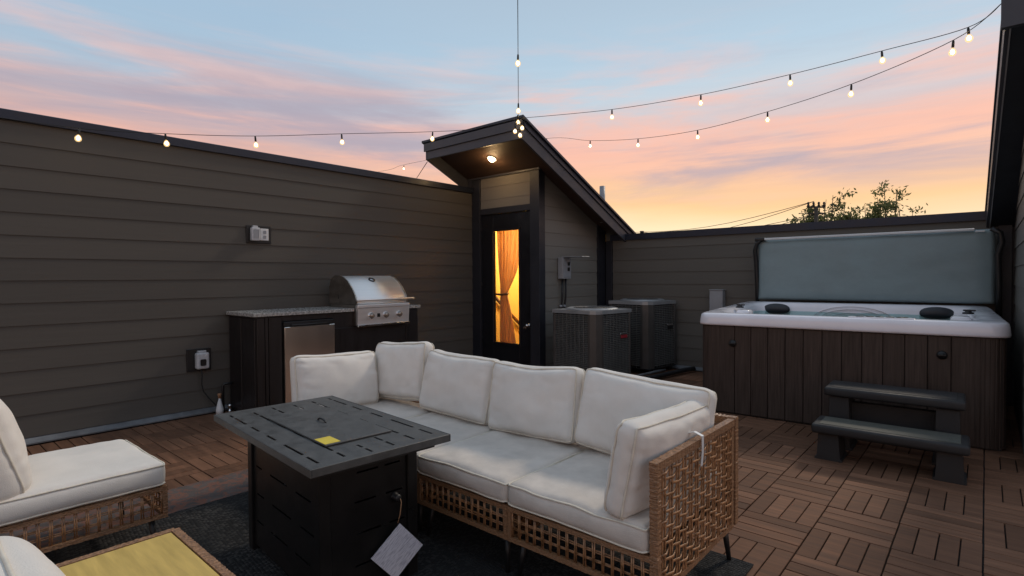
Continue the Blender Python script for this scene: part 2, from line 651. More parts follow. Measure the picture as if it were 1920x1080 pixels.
def box_obj(name, lo, hi, m, parent=None, bev=0.0, world=False, seg=1):
    bm = bm_new()
    add_box(bm, lo, hi, bev, seg=seg)
    return (wobj if world else obj)(name, bm, m, parent)


def clip(poly, a, b, c):
    """keep a*s + b*z <= c"""
    out = []
    n = len(poly)
    for i in range(n):
        p, q = poly[i], poly[(i + 1) % n]
        dp, dq = a * p[0] + b * p[1] - c, a * q[0] + b * q[1] - c
        if dp <= 0:
            out.append(p)
        if (dp < 0 < dq) or (dq < 0 < dp):
            t = dp / (dp - dq)
            out.append((p[0] + (q[0] - p[0]) * t, p[1] + (q[1] - p[1]) * t))
    return out


E_ = .178
WX, WY, XT, XR, YT = -5.725, 7.34, -4.49, .22, 5.70

# ------------------------------------------------------------------ ground, floor
g = bm_new()
add_box(g, (-1500, -1500, -9.6), (1500, 1500, -9.3))
struct(obj('ground', g, M_pave))
fl = bm_new()
add_box(fl, (-6.2, -2.5, -.45), (1.6, 8.0, -.0295))
floor = struct(obj('floor', fl, M_slab))
low = bm_new()
add_box(low, (-6.4, -3.2, -9.25), (1.8, 8.1, -.46))
bld = thing('house_block', 'storeys of the house under the roof deck', 'building', (-2.3, 2.4, -9.25))
wobj('lower_wall', low, M_sidex, bld)

# deck tiles: chequered squares of four slats
TX, TY = .335, .350
slat_me = {}


def slat_mesh(wx, wy):
    b = bm_new()
    add_box(b, (-wx / 2, -wy / 2, 0), (wx / 2, wy / 2, .016), .0018)
    me = bpy.data.meshes.new('slat')
    b.to_mesh(me)
    b.free()
    me.materials.append(M_slat)
    return me


gap = .0062
slat_me[0] = slat_mesh(TX / 4 - gap, TY - .007)
sx = TY / 4 - gap
b = bm_new()
add_box(b, (-(TX - .007) / 2, -sx / 2, 0), ((TX - .007) / 2, sx / 2, .016), .0018)
slat_me[1] = bpy.data.meshes.new('slat')
b.to_mesh(slat_me[1])
b.free()
slat_me[1].materials.append(M_slat)
b = bm_new()
add_box(b, (-TX / 2 + .002, -TY / 2 + .002, 0), (TX / 2 - .002, TY / 2 - .002, .009))
tray_me = bpy.data.meshes.new('deck_tile')
b.to_mesh(tray_me)
b.free()
tray_me.materials.append(M_tray)


def proj(p):
    d = Vector(p) - Vector((0, 0, H))
    z = d.dot(fw)
    if z < .1:
        return None
    return 960 + 1020 * d.dot(r2) / z, 540 - 1020 * d.dot(u2) / z, z


cand = []
for i in range(-16, 3):
    for j in range(-12, 14):
        x, y = -.67 + TX * (i + .5), 2.787 + TY * (j + .5)
        if x < -5.70 or x > .21 or y > 7.30 or y < -1.3:
            continue
        if x < -4.3 and y > 5.55:
            continue
        if -2.05 < x < .1 and 5.45 < y < 7.1:
            continue
        if -3.35 < x < -.95 and y < 2.35:
            continue
        q = proj((x, y, .02))
        vis = bool(q and -60 < q[0] < 1980 and q[1] < 1150)
        cand.append((0 if vis else 1, q[2] if q else 99, i, j, x, y))
cand.sort()
nslat = 0
for rank, (nv, dz, i, j, x, y) in enumerate(cand):
    t = bpy.data.objects.new('deck_tile', tray_me)
    COL.objects.link(t)
    t.parent = floor
    t.location = (x, y, -.0275 + random.uniform(0, .0025))
    t.rotation_euler = (0, 0, random.uniform(-.006, .006))
    par = (i + j) % 2
    for k in range(4):
        o = bpy.data.objects.new('slat', slat_me[par])
        if nslat >= 300 or nv:
            continue
        COL.objects.link(o)
        o.parent = t
        off = (k - 1.5)
        o.location = (off * TX / 4, 0, .0095) if par == 0 else (0, off * TY / 4, .0095)
        o.rotation_euler = (random.uniform(-.004, .004), random.uniform(-.004, .004), 0)
        nslat += 1
    if nslat >= 300 or nv:
        # further tiles carry their slats in one mesh
        key = 10 + par
        if key not in slat_me:
            bb = bm_new()
            add_box(bb, (-TX / 2 + .002, -TY / 2 + .002, 0), (TX / 2 - .002, TY / 2 - .002, .009))
            me = bpy.data.meshes.new('deck_tile')
            nb = len(bb.faces)
            for k in range(4):
                off = k - 1.5
                w2, d2 = ((TX / 4 - gap) / 2, (TY - .007) / 2) if par == 0 else ((TX - .007) / 2, sx / 2)
                c = (off * TX / 4, 0) if par == 0 else (0, off * TY / 4)
                add_box(bb, (c[0] - w2, c[1] - d2, .0095), (c[0] + w2, c[1] + d2, .0255), .0018)
            bb.faces.ensure_lookup_table()
            for f in bb.faces[nb:]:
                f.material_index = 1
            bb.to_mesh(me)
            bb.free()
            me.materials.append(M_tray)
            me.materials.append(M_slat)
            slat_me[key] = me
        if not any(c.name.startswith('slat') for c in t.children):
            t.data = slat_me[key]
FZ = 0.0     # top of the deck

# ------------------------------------------------------------------ siding walls
lw = thing('siding_wall', 'long dark taupe lap siding wall behind the grill island', 'wall', (WX, 2.3, 0))
PL = lambda s, z, o: (WX + o, s, z)
for k in range(-7, 7):
    z0 = H + k * E_
    z1 = min(z0 + E_ + .004, 2.556)
    bm = bm_new()
    add_board(bm, [(-1.2, z0), (5.68, z0), (5.68, z1), (-1.2, z1)], PL, z0, z1)
    wobj('siding_board', bm, M_side, lw)
bm = bm_new()
add_box(bm, (WX - .16, -1.2, -.4), (WX - .012, 5.69, 2.55))
wobj('wall_core', bm, M_trim, lw)
bm = bm_new()
add_prism(bm, [(-.20, 2.552), (.035, 2.552), (.035, 2.625), (.02, 2.632), (-.20, 2.642)], lambda p, q, t: (WX + p, t, q), -1.25, 5.69)
wobj('wall_cap', bm, M_cap, lw)
bm = bm_new()
add_prism(bm, [(.0, -.003), (.05, .012), (.05, .022), (.016, .05), (.0, .062)], lambda p, q, t: (WX + p, t, q), -1.2, 5.68)
wobj('base_flashing', bm, M_flash, lw)

bw = thing('siding_wall', 'low siding wall along the back behind the hot tub', 'wall', (-2, WY, 0))
PB = lambda s, z, o: (s, WY - o, z)
for k in range(-8, 4):
    z0 = H + (k + .40) * E_
    z1 = min(z0 + E_ + .004, 1.865)
    if z1 - z0 < .03:
        continue
    z00 = max(z0, .03)
    bm = bm_new()
    add_board(bm, [(-4.33, z00), (.085, z00), (.085, z1), (-4.33, z1)], PB, z0, z0 + E_)
    wobj('siding_board', bm, M_sidex, bw)
bm = bm_new()
add_box(bm, (-4.5, WY + .011, -.4), (.6, WY + .15, 1.86))
wobj('wall_core', bm, M_trim, bw)
bm = bm_new()
add_prism(bm, [(-.035, 1.862), (.20, 1.862), (.20, 1.972), (-.035, 1.952)], lambda p, q, t: (t, WY + p, q), -4.36, .24)
wobj('wall_cap', bm, M_cap, bw)
box_obj('corner_trim', (-4.44, WY - .03, 0), (-4.335, WY, 1.862), M_trim, bw, .002, world=True)
box_obj('corner_trim', (.088, WY - .03, 0), (.195, WY, 1.862), M_trim, bw, .002, world=True)
bm = bm_new()
add_prism(bm, [(.0, -.003), (-.05, .012), (-.05, .022), (-.012, .05), (0, .062)], lambda p, q, t: (t, WY + p, q), -4.3, .08)
wobj('base_flashing', bm, M_flash, bw)

# ------------------------------------------------------------------ roof access tower with the door
RS = .452                                   # roof slope
XL_, XRk, YF, ZF = -5.83, -4.10, 4.90, 3.17  # rake lines, front fascia line, top of fascia
zroof = lambda y: ZF - RS * (y - YF)
tw = thing('stair_tower', 'roof access tower with sloped shed roof and black door', 'building', (-5.1, 6.4, 0))
PF = lambda s, z, o: (s, YT - o, z)
PS = lambda s, z, o: (XT + o, s, z)
# front: panel above the door
for za, zb in ((2.30, 2.42), (2.42, 2.60), (2.60, 2.735)):
    bm = bm_new()
    add_board(bm, [(-5.552, za), (-4.622, za), (-4.622, zb + .002), (-5.552, zb + .002)], PF, za, za + E_)
    wobj('siding_board', bm, M_tower_lit, tw)
box_obj('front_trim', (-5.722, YT - .028, 0), (-5.556, YT + .1, 2.735), M_trim, tw, .002, True)
box_obj('front_trim', (-4.619, YT - .028, 0), (-4.46, YT + .1, 2.735), M_trim, tw, .002, True)
box_obj('front_trim', (-5.80, YT - .034, 2.738), (-4.45, YT + .1, 2.768), M_fascia, tw, .002, True)
box_obj('front_trim', (-5.555, YT - .02, 2.215), (-4.62, YT + .1, 2.298), M_trim, tw, .002, True)
box_obj('front_trim', (-5.80, YT - .022, 2.635), (-5.724, YT + .1, 2.737), M_fascia, tw, .002, True)
# side courses under the rake
for k in range(-8, 9):
    z0 = H + (k + .42) * E_
    z1 = z0 + E_ + .004
    z00 = max(z0, .03)
    if z1 < .06:
        continue
    poly = [(5.795, z00), (7.12, z00), (7.12, z1), (5.795, z1)]
    poly = clip(poly, RS, 1, ZF + RS * YF - .064)
    if len(poly) < 3:
        continue
    bm = bm_new()
    add_board(bm, poly, PS, z0, z0 + E_)
    wobj('siding_board', bm, M_tower_lit, tw)
bm = bm_new()
add_prism(bm, [(5.68, 0), (5.792, 0), (5.792, zroof(5.792) - .05), (5.68, zroof(5.68) - .05)], lambda p, q, t: (t, p, q), XT - .01, XT + .026)
wobj('side_trim', bm, M_fascia, tw)
bm = bm_new()
add_prism(bm, [(7.125, 0), (7.335, 0), (7.335, zroof(7.335) - .05), (7.125, zroof(7.125) - .05)], lambda p, q, t: (t, p, q), XT - .01, XT + .03)
wobj('side_trim', bm, M_trim, tw)
# walls behind the cladding
bm = bm_new()
add_prism(bm, [(5.80, -.3), (7.42, -.3), (7.42, zroof(7.42) - .04), (5.80, zroof(5.80) - .04)], lambda p, q, t: (t, p, q), XT - .09, XT - .012)
wobj('side_wall', bm, M_interior, tw)
bm = bm_new()
add_prism(bm, [(5.70, -.3), (7.42, -.3), (7.42, zroof(7.42) - .04), (5.70, zroof(5.70) - .04)], lambda p, q, t: (t, p, q), -5.80, -5.66)
wobj('inner_wall', bm, M_interior, tw)
box_obj('rear_wall', (-5.66, 7.36, -.3), (-4.59, 7.44, 2.02), M_interior, tw, 0, True)
box_obj('front_wall', (-5.555, YT + .02, 2.30), (-4.62, YT + .09, 2.735), M_interior, tw, 0, True)
box_obj('stair_floor', (-5.66, 5.82, -.29), (-4.59, 7.36, -.2), M_wood, tw, 0, True)
# roof deck, fascias, soffit
bm = bm_new()
add_prism(bm, [(YF + .04, zroof(YF + .04) - .02), (7.75, zroof(7.75) - .02), (7.75, zroof(7.75) - .062), (YF + .04, zroof(YF + .04) - .062)],
          lambda p, q, t: (t, p, q), XL_ + .03, XRk - .03)
wobj('soffit', bm, M_soffit, tw)
bm = bm_new()
add_prism(bm, [(YF - .03, zroof(YF - .03) + .012), (7.80, zroof(7.80) + .012), (7.80, zroof(7.80) - .016), (YF - .03, zroof(YF - .03) - .016)],
          lambda p, q, t: (t, p, q), XL_ - .05, XRk + .045)
wobj('roofing', bm, M_cap, tw)
for nm, xa, xb in (('rake_fascia', XL_, XL_ + .028), ('rake_fascia', XRk - .028, XRk)):
    bm = bm_new()
    add_prism(bm, [(YF, zroof(YF) - .018), (7.74, zroof(7.74) - .018), (7.74, zroof(7.74) - .10), (7.45, zroof(7.45) - .235), (YF, zroof(YF) - .235)],
              lambda p, q, t: (t, p, q), xa, xb)
    wobj(nm, bm, M_fascia, tw)
bm = bm_new()
add_prism(bm, [(YF + .03, zroof(YF + .03) - .018), (7.70, zroof(7.70) - .018), (7.70, zroof(7.70) - .085), (YF + .03, zroof(YF + .03) - .085)],
          lambda p, q, t: (t, p, q), XRk + .001, XRk + .018)
wobj('drip_board', bm, M_cap, tw)
box_obj('front_fascia', (XL_ + .03, YF, ZF - .232), (XRk - .03, YF + .028, ZF - .02), M_fascia, tw, .002, True)
box_obj('front_fascia', (XL_ - .02, YF - .02, ZF - .125), (XRk + .01, YF - .001, ZF - .018), M_fascia, tw, .002, True)
# the door: slab, glass, handle
dr = bpy.data.objects.new('door', None)
COL.objects.link(dr)
dr.parent = tw
dr.location = Vector((-5.09, YT + .03, .1)) - tw.location
dx0, dx1 = -5.553, -4.622


def dbox(bm, x0, x1, z0, z1, y0=YT + .012, y1=YT + .06, bev=.002):
    add_box(bm, (x0, y0, z0), (x1, y1, z1), bev)


gx0, gx1, gz0, gz1 = -5.327, -4.846, .385, 1.970
bm = bm_new()
dbox(bm, dx0, gx0, .09, 2.212)
dbox(bm, gx1, dx1, .09, 2.212)
dbox(bm, gx0, gx1, gz1, 2.212)
dbox(bm, gx0, gx1, .09, gz0)
wobj('door_leaf', bm, M_door, dr)
bm = bm_new()
w_ = .03
for a in ((gx0 - w_, gx0, gz0 - w_, gz1 + w_), (gx1, gx1 + w_, gz0 - w_, gz1 + w_), (gx0, gx1, gz1, gz1 + w_), (gx0, gx1, gz0 - w_, gz0)):
    dbox(bm, *a, YT - .002, YT + .0115, .003)
wobj('glass_bead', bm, M_door, dr)
bm = bm_new()
dbox(bm, gx0, gx1, gz0, gz1, YT + .03, YT + .034, 0)
wobj('glass', bm, M_glass, dr)
bm = bm_new()
mt = Matrix.Translation((-4.68, YT + .012, .655)) @ Matrix.Rotation(R(90), 4, 'X')
add_lathe(bm, [(.0, 0), (.034, 0), (.034, .008), (.014, .014), (.012, .03), (.024, .036), (.028, .052), (.018, .062), (0, .064)], 14, mt)
wobj('knob', bm, M_chrome, dr)
bm = bm_new()
add_lathe(bm, [(.0, 0), (.026, 0), (.026, .012), (.012, .016), (0, .016)], 14, Matrix.Translation((-4.735, YT + .012, .628)) @ Matrix.Rotation(R(90), 4, 'X'))
add_box(bm, (-4.739, YT - .03, .616), (-4.731, YT - .004, .640), .001)
wobj('deadbolt', bm, M_chrome, dr)
for hz in (.42, 1.2, 2.0):
    bm = bm_new()
    add_tube(bm, [(-5.556, YT + .006, hz - .04), (-5.556, YT + .006, hz + .04)], .006, 6)
    wobj('hinge', bm, M_black, dr)
box_obj('sill', (-5.6, YT - .13, .0), (-4.44, YT + .06, .088), M_trim, tw, .004, True)
box_obj('doorstep', (-4.46, YT - .10, .0), (-4.06, YT + .14, .055), M_threshold, tw, .004, True)
# soffit lamp
lp = thing('soffit_light', 'round lit lamp in the soffit above the door', 'lamp', (-5.0, 5.345, 2.904))
lp.rotation_euler = (-math.atan(RS), 0, 0)
bm = bm_new()
add_lathe(bm, [(.066, .0), (.066, -.008), (.05, -.010), (.05, 0)], 20)
obj('trim_ring', bm, M_white, lp)
bm = bm_new()
add_lathe(bm, [(0, -.045), (.024, -.041), (.040, -.030), (.047, -.014), (.0475, .0)], 20)
obj('lens', bm, M_lampglow, lp)
ld = bpy.data.lights.new('soffit_bulb', 'POINT')
ld.energy = 3.2
ld.color = (1, .62, .28)
ld.shadow_soft_size = .05
lo = bpy.data.objects.new('soffit_bulb', ld)
COL.objects.link(lo)
lo.parent = lp
lo.location = (0, 0, -.12)
# stair hall light, handrail, curtain
hl = thing('hall_light', 'warm ceiling lamp inside the stair hall behind the door', 'lamp', (-4.9, 6.35, 2.25))
bm = bm_new()
add_lathe(bm, [(0, -.05), (.07, -.04), (.10, 0), (.10, .02), (0, .02)], 16)
obj('lamp_shade', bm, emit('hall_glow', (1, .72, .30), 6), hl)
ld = bpy.data.lights.new('hall_bulb', 'POINT')
ld.energy = 125
ld.color = (1, .73, .36)
ld.shadow_soft_size = .08
lo = bpy.data.objects.new('hall_bulb', ld)
COL.objects.link(lo)
lo.parent = hl
lo.location = (.05, 0, -.2)
hr = thing('handrail', 'dark wooden handrail sloping down the yellow stair wall', 'handrail', (-5.6, 6.4, .8))
bm = bm_new()
add_tube(bm, [(-5.61, 6.0, 1.05), (-5.61, 7.2, .12)], .026, 8)
wobj('rail', bm, M_wood, hr)
for yy, zq in ((6.25, .85), (6.95, .31)):
    bm = bm_new()
    add_tube(bm, [(-5.66, yy, zq - .06), (-5.62, yy, zq - .05), (-5.61, yy, zq)], .01, 6)
    wobj('bracket', bm, M_black, hr)
bm = bm_new()
ZL = [2.05, 1.97, 1.8, 1.6, 1.4, 1.25, 1.12, 1.06, 1.0, .9, .7, .5, .36, .30]
XLc = [-5.36, -5.36, -5.355, -5.345, -5.33, -5.315, -5.30, -5.30, -5.305, -5.31, -5.315, -5.32, -5.32, -5.32]
XRc = [-4.80, -4.83, -4.855, -4.90, -4.97, -5.05, -5.145, -5.165, -5.14, -5.11, -5.06, -5.02, -4.995, -4.99]
nf = 90
rows = []
for z, a, c in zip(ZL, XLc, XRc):
    wd = c - a
    row = []
    for k in range(nf + 1):
        t = k / nf
        ph = 2 * PI * (6.2 * t + .35 * math.sin(5 * t) + .06 * math.sin(3 * z))
        amp = .022 * (.55 + .45 * min(1, wd / .5)) * (.7 + .3 * math.sin(9 * t + z))
        row.append(bm.verts.new((a + wd * t, 5.83 + amp * math.sin(ph) + .008 * math.sin(2.3 * ph + z * 2), z)))
    rows.append(row)
for A, B in zip(rows, rows[1:]):
    for k in range(nf):
        bm.faces.new((A[k], A[k + 1], B[k + 1], B[k])).smooth = True
cu = thing('curtain', 'tan curtain tied back behind the door glass', 'curtain', (-5.1, 5.83, .3))
co = wobj('cloth', bm, M_curtain, cu)
md = co.modifiers.new('thick', 'SOLIDIFY')
md.thickness = .004
sb = co.modifiers.new('sub', 'SUBSURF')
sb.levels = sb.render_levels = 1
bm = bm_new()
add_tube(bm, [(-5.37, 5.80, 1.07), (-5.30, 5.785, 1.066), (-5.22, 5.782, 1.064), (-5.155, 5.80, 1.075), (-5.15, 5.83, 1.08)], .016, 8)
wobj('tieback', bm, M_wood, cu)

# vent pipe on the tower roof
vp = thing('vent_pipe', 'thin gray vent pipe standing behind the shed roof', 'pipe', (-4.37, 7.10, zroof(7.10)))
bm = bm_new()
add_lathe(bm, [(.042, -.05), (.042, .50), (.036, .50), (.036, .30)], 14)
obj('stack', bm, M_gray, vp)
bm = bm_new()
add_lathe(bm, [(.11, -.02), (.06, .05), (.046, .07), (.046, .05)], 14)
obj('flange', bm, M_black, vp)

# ------------------------------------------------------------------ right-hand tower, seen edge on
rw = thing('stair_tower', 'neighbouring tower edge with dark eave beside the hot tub', 'building', (.6, 6.2, 0))
PR = lambda s, z, o: (XR - o, s, z)
zr2 = lambda y: 3.05 - .415 * (y - 4.69)
for k in range(-8, 9):
    z0 = H + (k + .42) * E_
    z1 = z0 + E_ + .004
    z00 = max(z0, .03)
    if z1 < .06:
        continue
    poly = clip([(5.0, z00), (7.335, z00), (7.335, z1), (5.0, z1)], .415, 1, 3.05 + .415 * 4.69 - .14)
    if len(poly) < 3:
        continue
    bm = bm_new()
    add_board(bm, poly, PR, z0, z0 + E_)
    wobj('siding_board', bm, M_sidex, rw)
bm = bm_new()
add_prism(bm, [(4.95, -.3), (7.44, -.3), (7.44, zr2(7.44) - .14), (4.95, zr2(4.95) - .14)], lambda p, q, t: (t, p, q), XR + .011, XR + 1.2)
wobj('side_wall', bm, M_trim, rw)
# eave: rake line runs from (.0, 7.3) to (.078, 4.69)
xe = lambda y: .0 + (7.25 - y) / (7.25 - 4.69) * .078


def eave(bm, o0, o1, zt, zb, ya=4.69, yb=7.42):
    vs = []
    for y in (ya, yb):
        for x in (xe(y) + o0, xe(y) + o1):
            vs.append(bm.verts.new((x, y, zr2(y) + zt)))
            vs.append(bm.verts.new((x, y, zr2(y) + zb)))
    a0, a1, b0, b1, c0, c1, d0, d1 = vs
    fs = [bm.faces.new(q) for q in ((a0, b0, d0, c0), (a1, c1, d1, b1), (a0, c0, c1, a1), (b0, b1, d1, d0), (a0, a1, b1, b0), (c0, d0, d1, c1))]
    bmesh.ops.recalc_face_normals(bm, faces=fs)


bm = bm_new()
eave(bm, 0, .022, 0, -.17)
wobj('rake_fascia', bm, M_fascia, rw)
bm = bm_new()
eave(bm, -.012, .9, .028, .002, 4.66)
wobj('roofing', bm, M_cap, rw)
bm = bm_new()
eave(bm, .0225, .03, -.172, -.184)
wobj('drip_edge', bm, M_gray, rw)
bm = bm_new()
eave(bm, .0245, .9, -.02, -.165)
wobj('soffit', bm, M_trim, rw)
box_obj('front_fascia', (xe(4.69) - .02, 4.64, zr2(4.69) - .19), (1.3, 4.685, zr2(4.69) + .0), M_fascia, rw, .002, True)

# ------------------------------------------------------------------ outdoor kitchen island
KY0, KY1, KX0, KX1, KZ = 2.235, 4.135, -5.70, -5.075, .955
ki = thing('kitchen_island', 'black outdoor kitchen cabinet with gray granite counter against the siding wall', 'cabinet', (-5.39, 3.18, FZ))
bm = bm_new()
add_box(bm, (KX0 + .02, KY0, FZ + .001), (KX1 - .03, 2.478, KZ), .002)
add_box(bm, (KX0 + .02, 3.032, FZ + .001), (KX1 - .03, KY1, KZ), .002)
add_box(bm, (KX0 + .02, 2.4785, .90), (KX1 - .03, 3.0315, KZ), .002)
wobj('carcass', bm, M_cab, ki)
for ya, yb in ((KY0 + .004, KY0 + .075), (KY0 + .082, 2.345), (2.352, 2.474)):
    box_obj('front_panel', (KX1 - .0295, ya, .06), (KX1 - .012, yb, KZ - .012), M_cab, ki, .003, True)
box_obj('front_panel', (KX1 - .0295, 3.04, .06), (KX1 - .012, 3.95, .79), M_cab, ki, .003, True)
box_obj('front_panel', (KX1 - .0295, 3.958, .06), (KX1 - .012, KY1 - .004, KZ - .012), M_cab, ki, .003, True)
for xa, xb in ((KX0 + .03, -5.40), (-5.39, KX1 - .035)):
    box_obj('side_panel', (xa, KY0 - .012, .05), (xb, KY0 - .001, KZ - .02), M_cab, ki, .003, True)
bm = bm_new()
add_box(bm, (KX0, KY0 - .03, KZ + .001), (KX1, 3.266, .99), .004, seg=2)
add_box(bm, (KX0, 3.266, KZ + .001), (-5.57, 3.955, .99), .004, seg=2)
add_box(bm, (KX0, 3.955, KZ + .001), (KX1, KY1 + .03, .99), .004, seg=2)
wobj('countertop', bm, M_granite, ki)

fr = thing('mini_fridge', 'stainless steel under counter fridge in the black island', 'fridge', (-5.36, 2.755, FZ))
box_obj('fridge_case', (-5.62, 2.482, FZ + .01), (-5.10, 3.028, .895), M_black, fr, .003, True)
box_obj('fridge_door', (-5.099, 2.487, .10), (-5.058, 3.022, .845), M_fridge, fr, .006, True, 2)
box_obj('kick_grille', (-5.099, 2.487, FZ + .012), (-5.075, 3.022, .094), M_black, fr, .002, True)
box_obj('top_rail', (-5.099, 2.487, .851), (-5.07, 3.022, .892), M_black, fr, .003, True)
bm = bm_new()
add_tube(bm, [(-5.058, 2.97, .86), (-5.04, 2.97, .86), (-5.04, 2.56, .86), (-5.058, 2.56, .86)], .009, 8)
wobj('handle', bm, M_black, fr)

gr = thing('gas_grill', 'stainless steel gas grill with hood and three knobs on the counter', 'grill', (-5.3, 3.61, .99))
gy0, gy1 = 3.27, 3.95
hood = [(-5.565, 1.03), (-5.575, 1.20), (-5.54, 1.29), (-5.47, 1.335), (-5.37, 1.335), (-5.29, 1.312), (-5.21, 1.265), (-5.14, 1.20), (-5.08, 1.12),
        (-5.055, 1.065), (-5.055, 1.03)]
bm = bm_new()
PG = lambda p, q, t: (p, t, q)
A = [bm.verts.new((p, gy0 + .012, q)) for p, q in hood]
B = [bm.verts.new((p, gy1 - .012, q)) for p, q in hood]
for k in range(len(hood) - 1):
    bm.faces.new((A[k], B[k], B[k + 1], A[k + 1])).smooth = True
bmesh.ops.recalc_face_normals(bm, faces=list(bm.faces))
ho = wobj('hood', bm, M_steel, gr)
md = ho.modifiers.new('t', 'SOLIDIFY')
md.thickness = .006
md.offset = 0
for ya, yb in ((gy0, gy0 + .0115), (gy1 - .0115, gy1)):
    bm = bm_new()
    hood2 = [(p + (.004 if p < -5.4 else -.0), q - .002) for p, q in hood]
    hood2 = [(-5.578, 1.03), (-5.588, 1.205), (-5.55, 1.298), (-5.475, 1.344), (-5.365, 1.344), (-5.284, 1.320), (-5.203, 1.272), (-5.132, 1.206), (-5.071, 1.124),
             (-5.046, 1.067), (-5.046, 1.03)]
    add_prism(bm, hood2, PG, ya, yb)
    wobj('hood_side', bm, M_steelside, gr)
bm = bm_new()
add_box(bm, (-5.565, gy0 + .005, .80), (-5.06, gy1 - .005, 1.028), .003)
wobj('firebox', bm, M_steelside, gr)
box_obj('front_ledge', (-5.059, gy0 - .004, .99), (-5.015, gy1 + .004, 1.026), M_steel, gr, .005, True, 2)
bm = bm_new()
add_prism(bm, [(-5.059, .812), (-5.028, .812), (-5.018, .988), (-5.059, .988)], PG, gy0, gy1)
wobj('control_panel', bm, M_steel, gr)
box_obj('drip_lip', (-5.056, gy0 - .003, .79), (-5.012, gy1 + .003, .811), M_chrome, gr, .004, True)
for ky in (3.435, 3.625, 3.805):
    kp = bm_new()
    mt = Matrix.Translation((-5.022, ky, .905)) @ Matrix.Rotation(R(90), 4, 'Y')
    add_lathe(kp, [(.0, 0), (.037, 0), (.037, .006), (.030, .010), (.030, .012)], 18, mt)
    bz = wobj('knob_bezel', kp, M_chrome, gr)
    kp = bm_new()
    mt = Matrix.Translation((-5.010, ky, .905)) @ Matrix.Rotation(R(90), 4, 'Y')
    add_lathe(kp, [(.024, 0), (.022, .026), (.018, .030), (0, .030)], 16, mt)
    add_box(kp, (-5.0, ky - .004, .881), (-4.974, ky + .004, .929), .002)
    wobj('knob', kp, M_steelside, gr)
box_obj('display', (-5.024, 3.515, .885), (-5.018, 3.553, .925), M_black, gr, .002, True)
bm = bm_new()
add_tube(bm, [(-4.995, gy0 - .03, 1.078), (-4.995, gy1 + .05, 1.078)], .0125, 12)
wobj('hood_handle', bm, M_steel, gr)
for yy in (gy0 + .035, gy1 - .035):
    bm = bm_new()
    add_tube(bm, [(-5.055, yy, 1.075), (-4.998, yy, 1.078)], .011, 8)
    wobj('handle_post', bm, M_chrome, gr)
nrm = Vector((.047, 0, .08)).normalized()
gpos = Vector((-5.245, 3.60, 1.2905))
bm = bm_new()
mt = Matrix.Translation(gpos) @ nrm.to_track_quat('Z', 'Y').to_matrix().to_4x4()
add_lathe(bm, [(.0, -.004), (.038, -.004), (.038, .010), (.030, .012), (.030, .009)], 20, mt)
th = wobj('thermometer', bm, M_black, gr)
bm = bm_new()
add_lathe(bm, [(0, .009), (.0295, .009), (.0295, .0095), (0, .011)], 20, mt)
wobj('dial', bm, M_chrome, gr)
box_obj('vent_slot', (-5.40, gy0 - .002, 1.085), (-5.388, gy0 + .001, 1.125), M_black, gr, 0, True)

# ------------------------------------------------------------------ outlets and pipes on the left wall
ot = thing('outlet_box', 'upper wall outlet with clear cover and white plate on black backing', 'outlet', (WX, 2.545, 1.77))
box_obj('back_plate', (0, -.128, -.092), (.022, .128, .092), M_black, ot, .004)
bm = bm_new()
add_box(bm, (.0225, -.095, -.068), (.075, -.005, .070), .012, seg=2)
add_box(bm, (.0225, -.075, .070), (.06, -.025, .088), .004)
obj('bubble_cover', bm, M_clear, ot)
box_obj('socket_face', (.0755, -.078, -.04), (.078, -.024, .045), M_gray, ot, .004)
box_obj('cover_plate', (.0225, .012, -.06), (.032, .098, .064), M_white, ot, .004)
for zq in (-.025, .025):
    box_obj('receptacle', (.0325, .04, zq - .016), (.035, .07, zq + .016), M_gray, ot, .004)
ot2 = thing('outlet_box', 'lower wall outlet with clear cover and a cord plugged in', 'outlet', (WX, 1.955, .535))
box_obj('back_plate', (0, -.108, -.108), (.022, .108, .108), M_black, ot2, .004)
bm = bm_new()
add_box(bm, (.0225, -.042, -.085), (.09, .072, .072), .016, seg=2)
add_box(bm, (.0225, -.02, .072), (.07, .05, .09), .004)
obj('bubble_cover', bm, M_clear, ot2)
box_obj('socket_face', (.0905, -.012, -.052), (.094, .038, .01), M_black, ot2, .008)
cb = thing('hanging_cable', 'black cord hanging from the lower outlet to the floor', 'cord', (WX + .05, 1.97, .03))
bm = bm_new()
pts = [(.05, 1.965, .45), (.055, 1.968, .38), (.05, 1.965, .30), (.05, 1.98, .23), (.055, 2.03, .15), (.06, 2.085, .08), (.075, 2.12, .04), (.10, 2.17, .033), (.13, 2.22, .031)]
add_tube(bm, [(WX + a, b_, c) for a, b_, c in pts], .0055, 6)
wobj('cable', bm, M_wire, cb)
hp = thing('gas_pipe', 'black pipe elbow with white valve beside the island', 'pipe', (-5.6, 2.14, FZ))
bm = bm_new()
add_tube(bm, [(-5.62, 2.135, FZ + .002), (-5.62, 2.135, .27), (-5.61, 2.15, .285), (-5.60, 2.222, .285)], .013, 8)
wobj('pipe', bm, M_black, hp)
bm = bm_new()
add_lathe(bm, [(.022, 0), (.022, .02), (.013, .03), (.013, .05), (.02, .055), (.02, .08), (0, .085)], 12, Matrix.Translation((-5.59, 2.185, FZ + .001)))
wobj('valve', bm, M_chrome, hp)
bt = thing('spray_bottle', 'small white cone shaped bottle on the deck by the black pipe', 'bottle', (-5.57, 2.085, FZ + .001))
bm = bm_new()
add_lathe(bm, [(0, 0), (.034, 0), (.034, .05), (.030, .07), (.012, .145), (.010, .16), (0, .16)], 14)
obj('bottle_body', bm, M_white, bt)
bm = bm_new()
add_lathe(bm, [(.014, .1605), (.014, .185), (.018, .19), (.018, .205), (0, .207)], 10)
obj('bottle_cap', bm, M_threshold, bt)

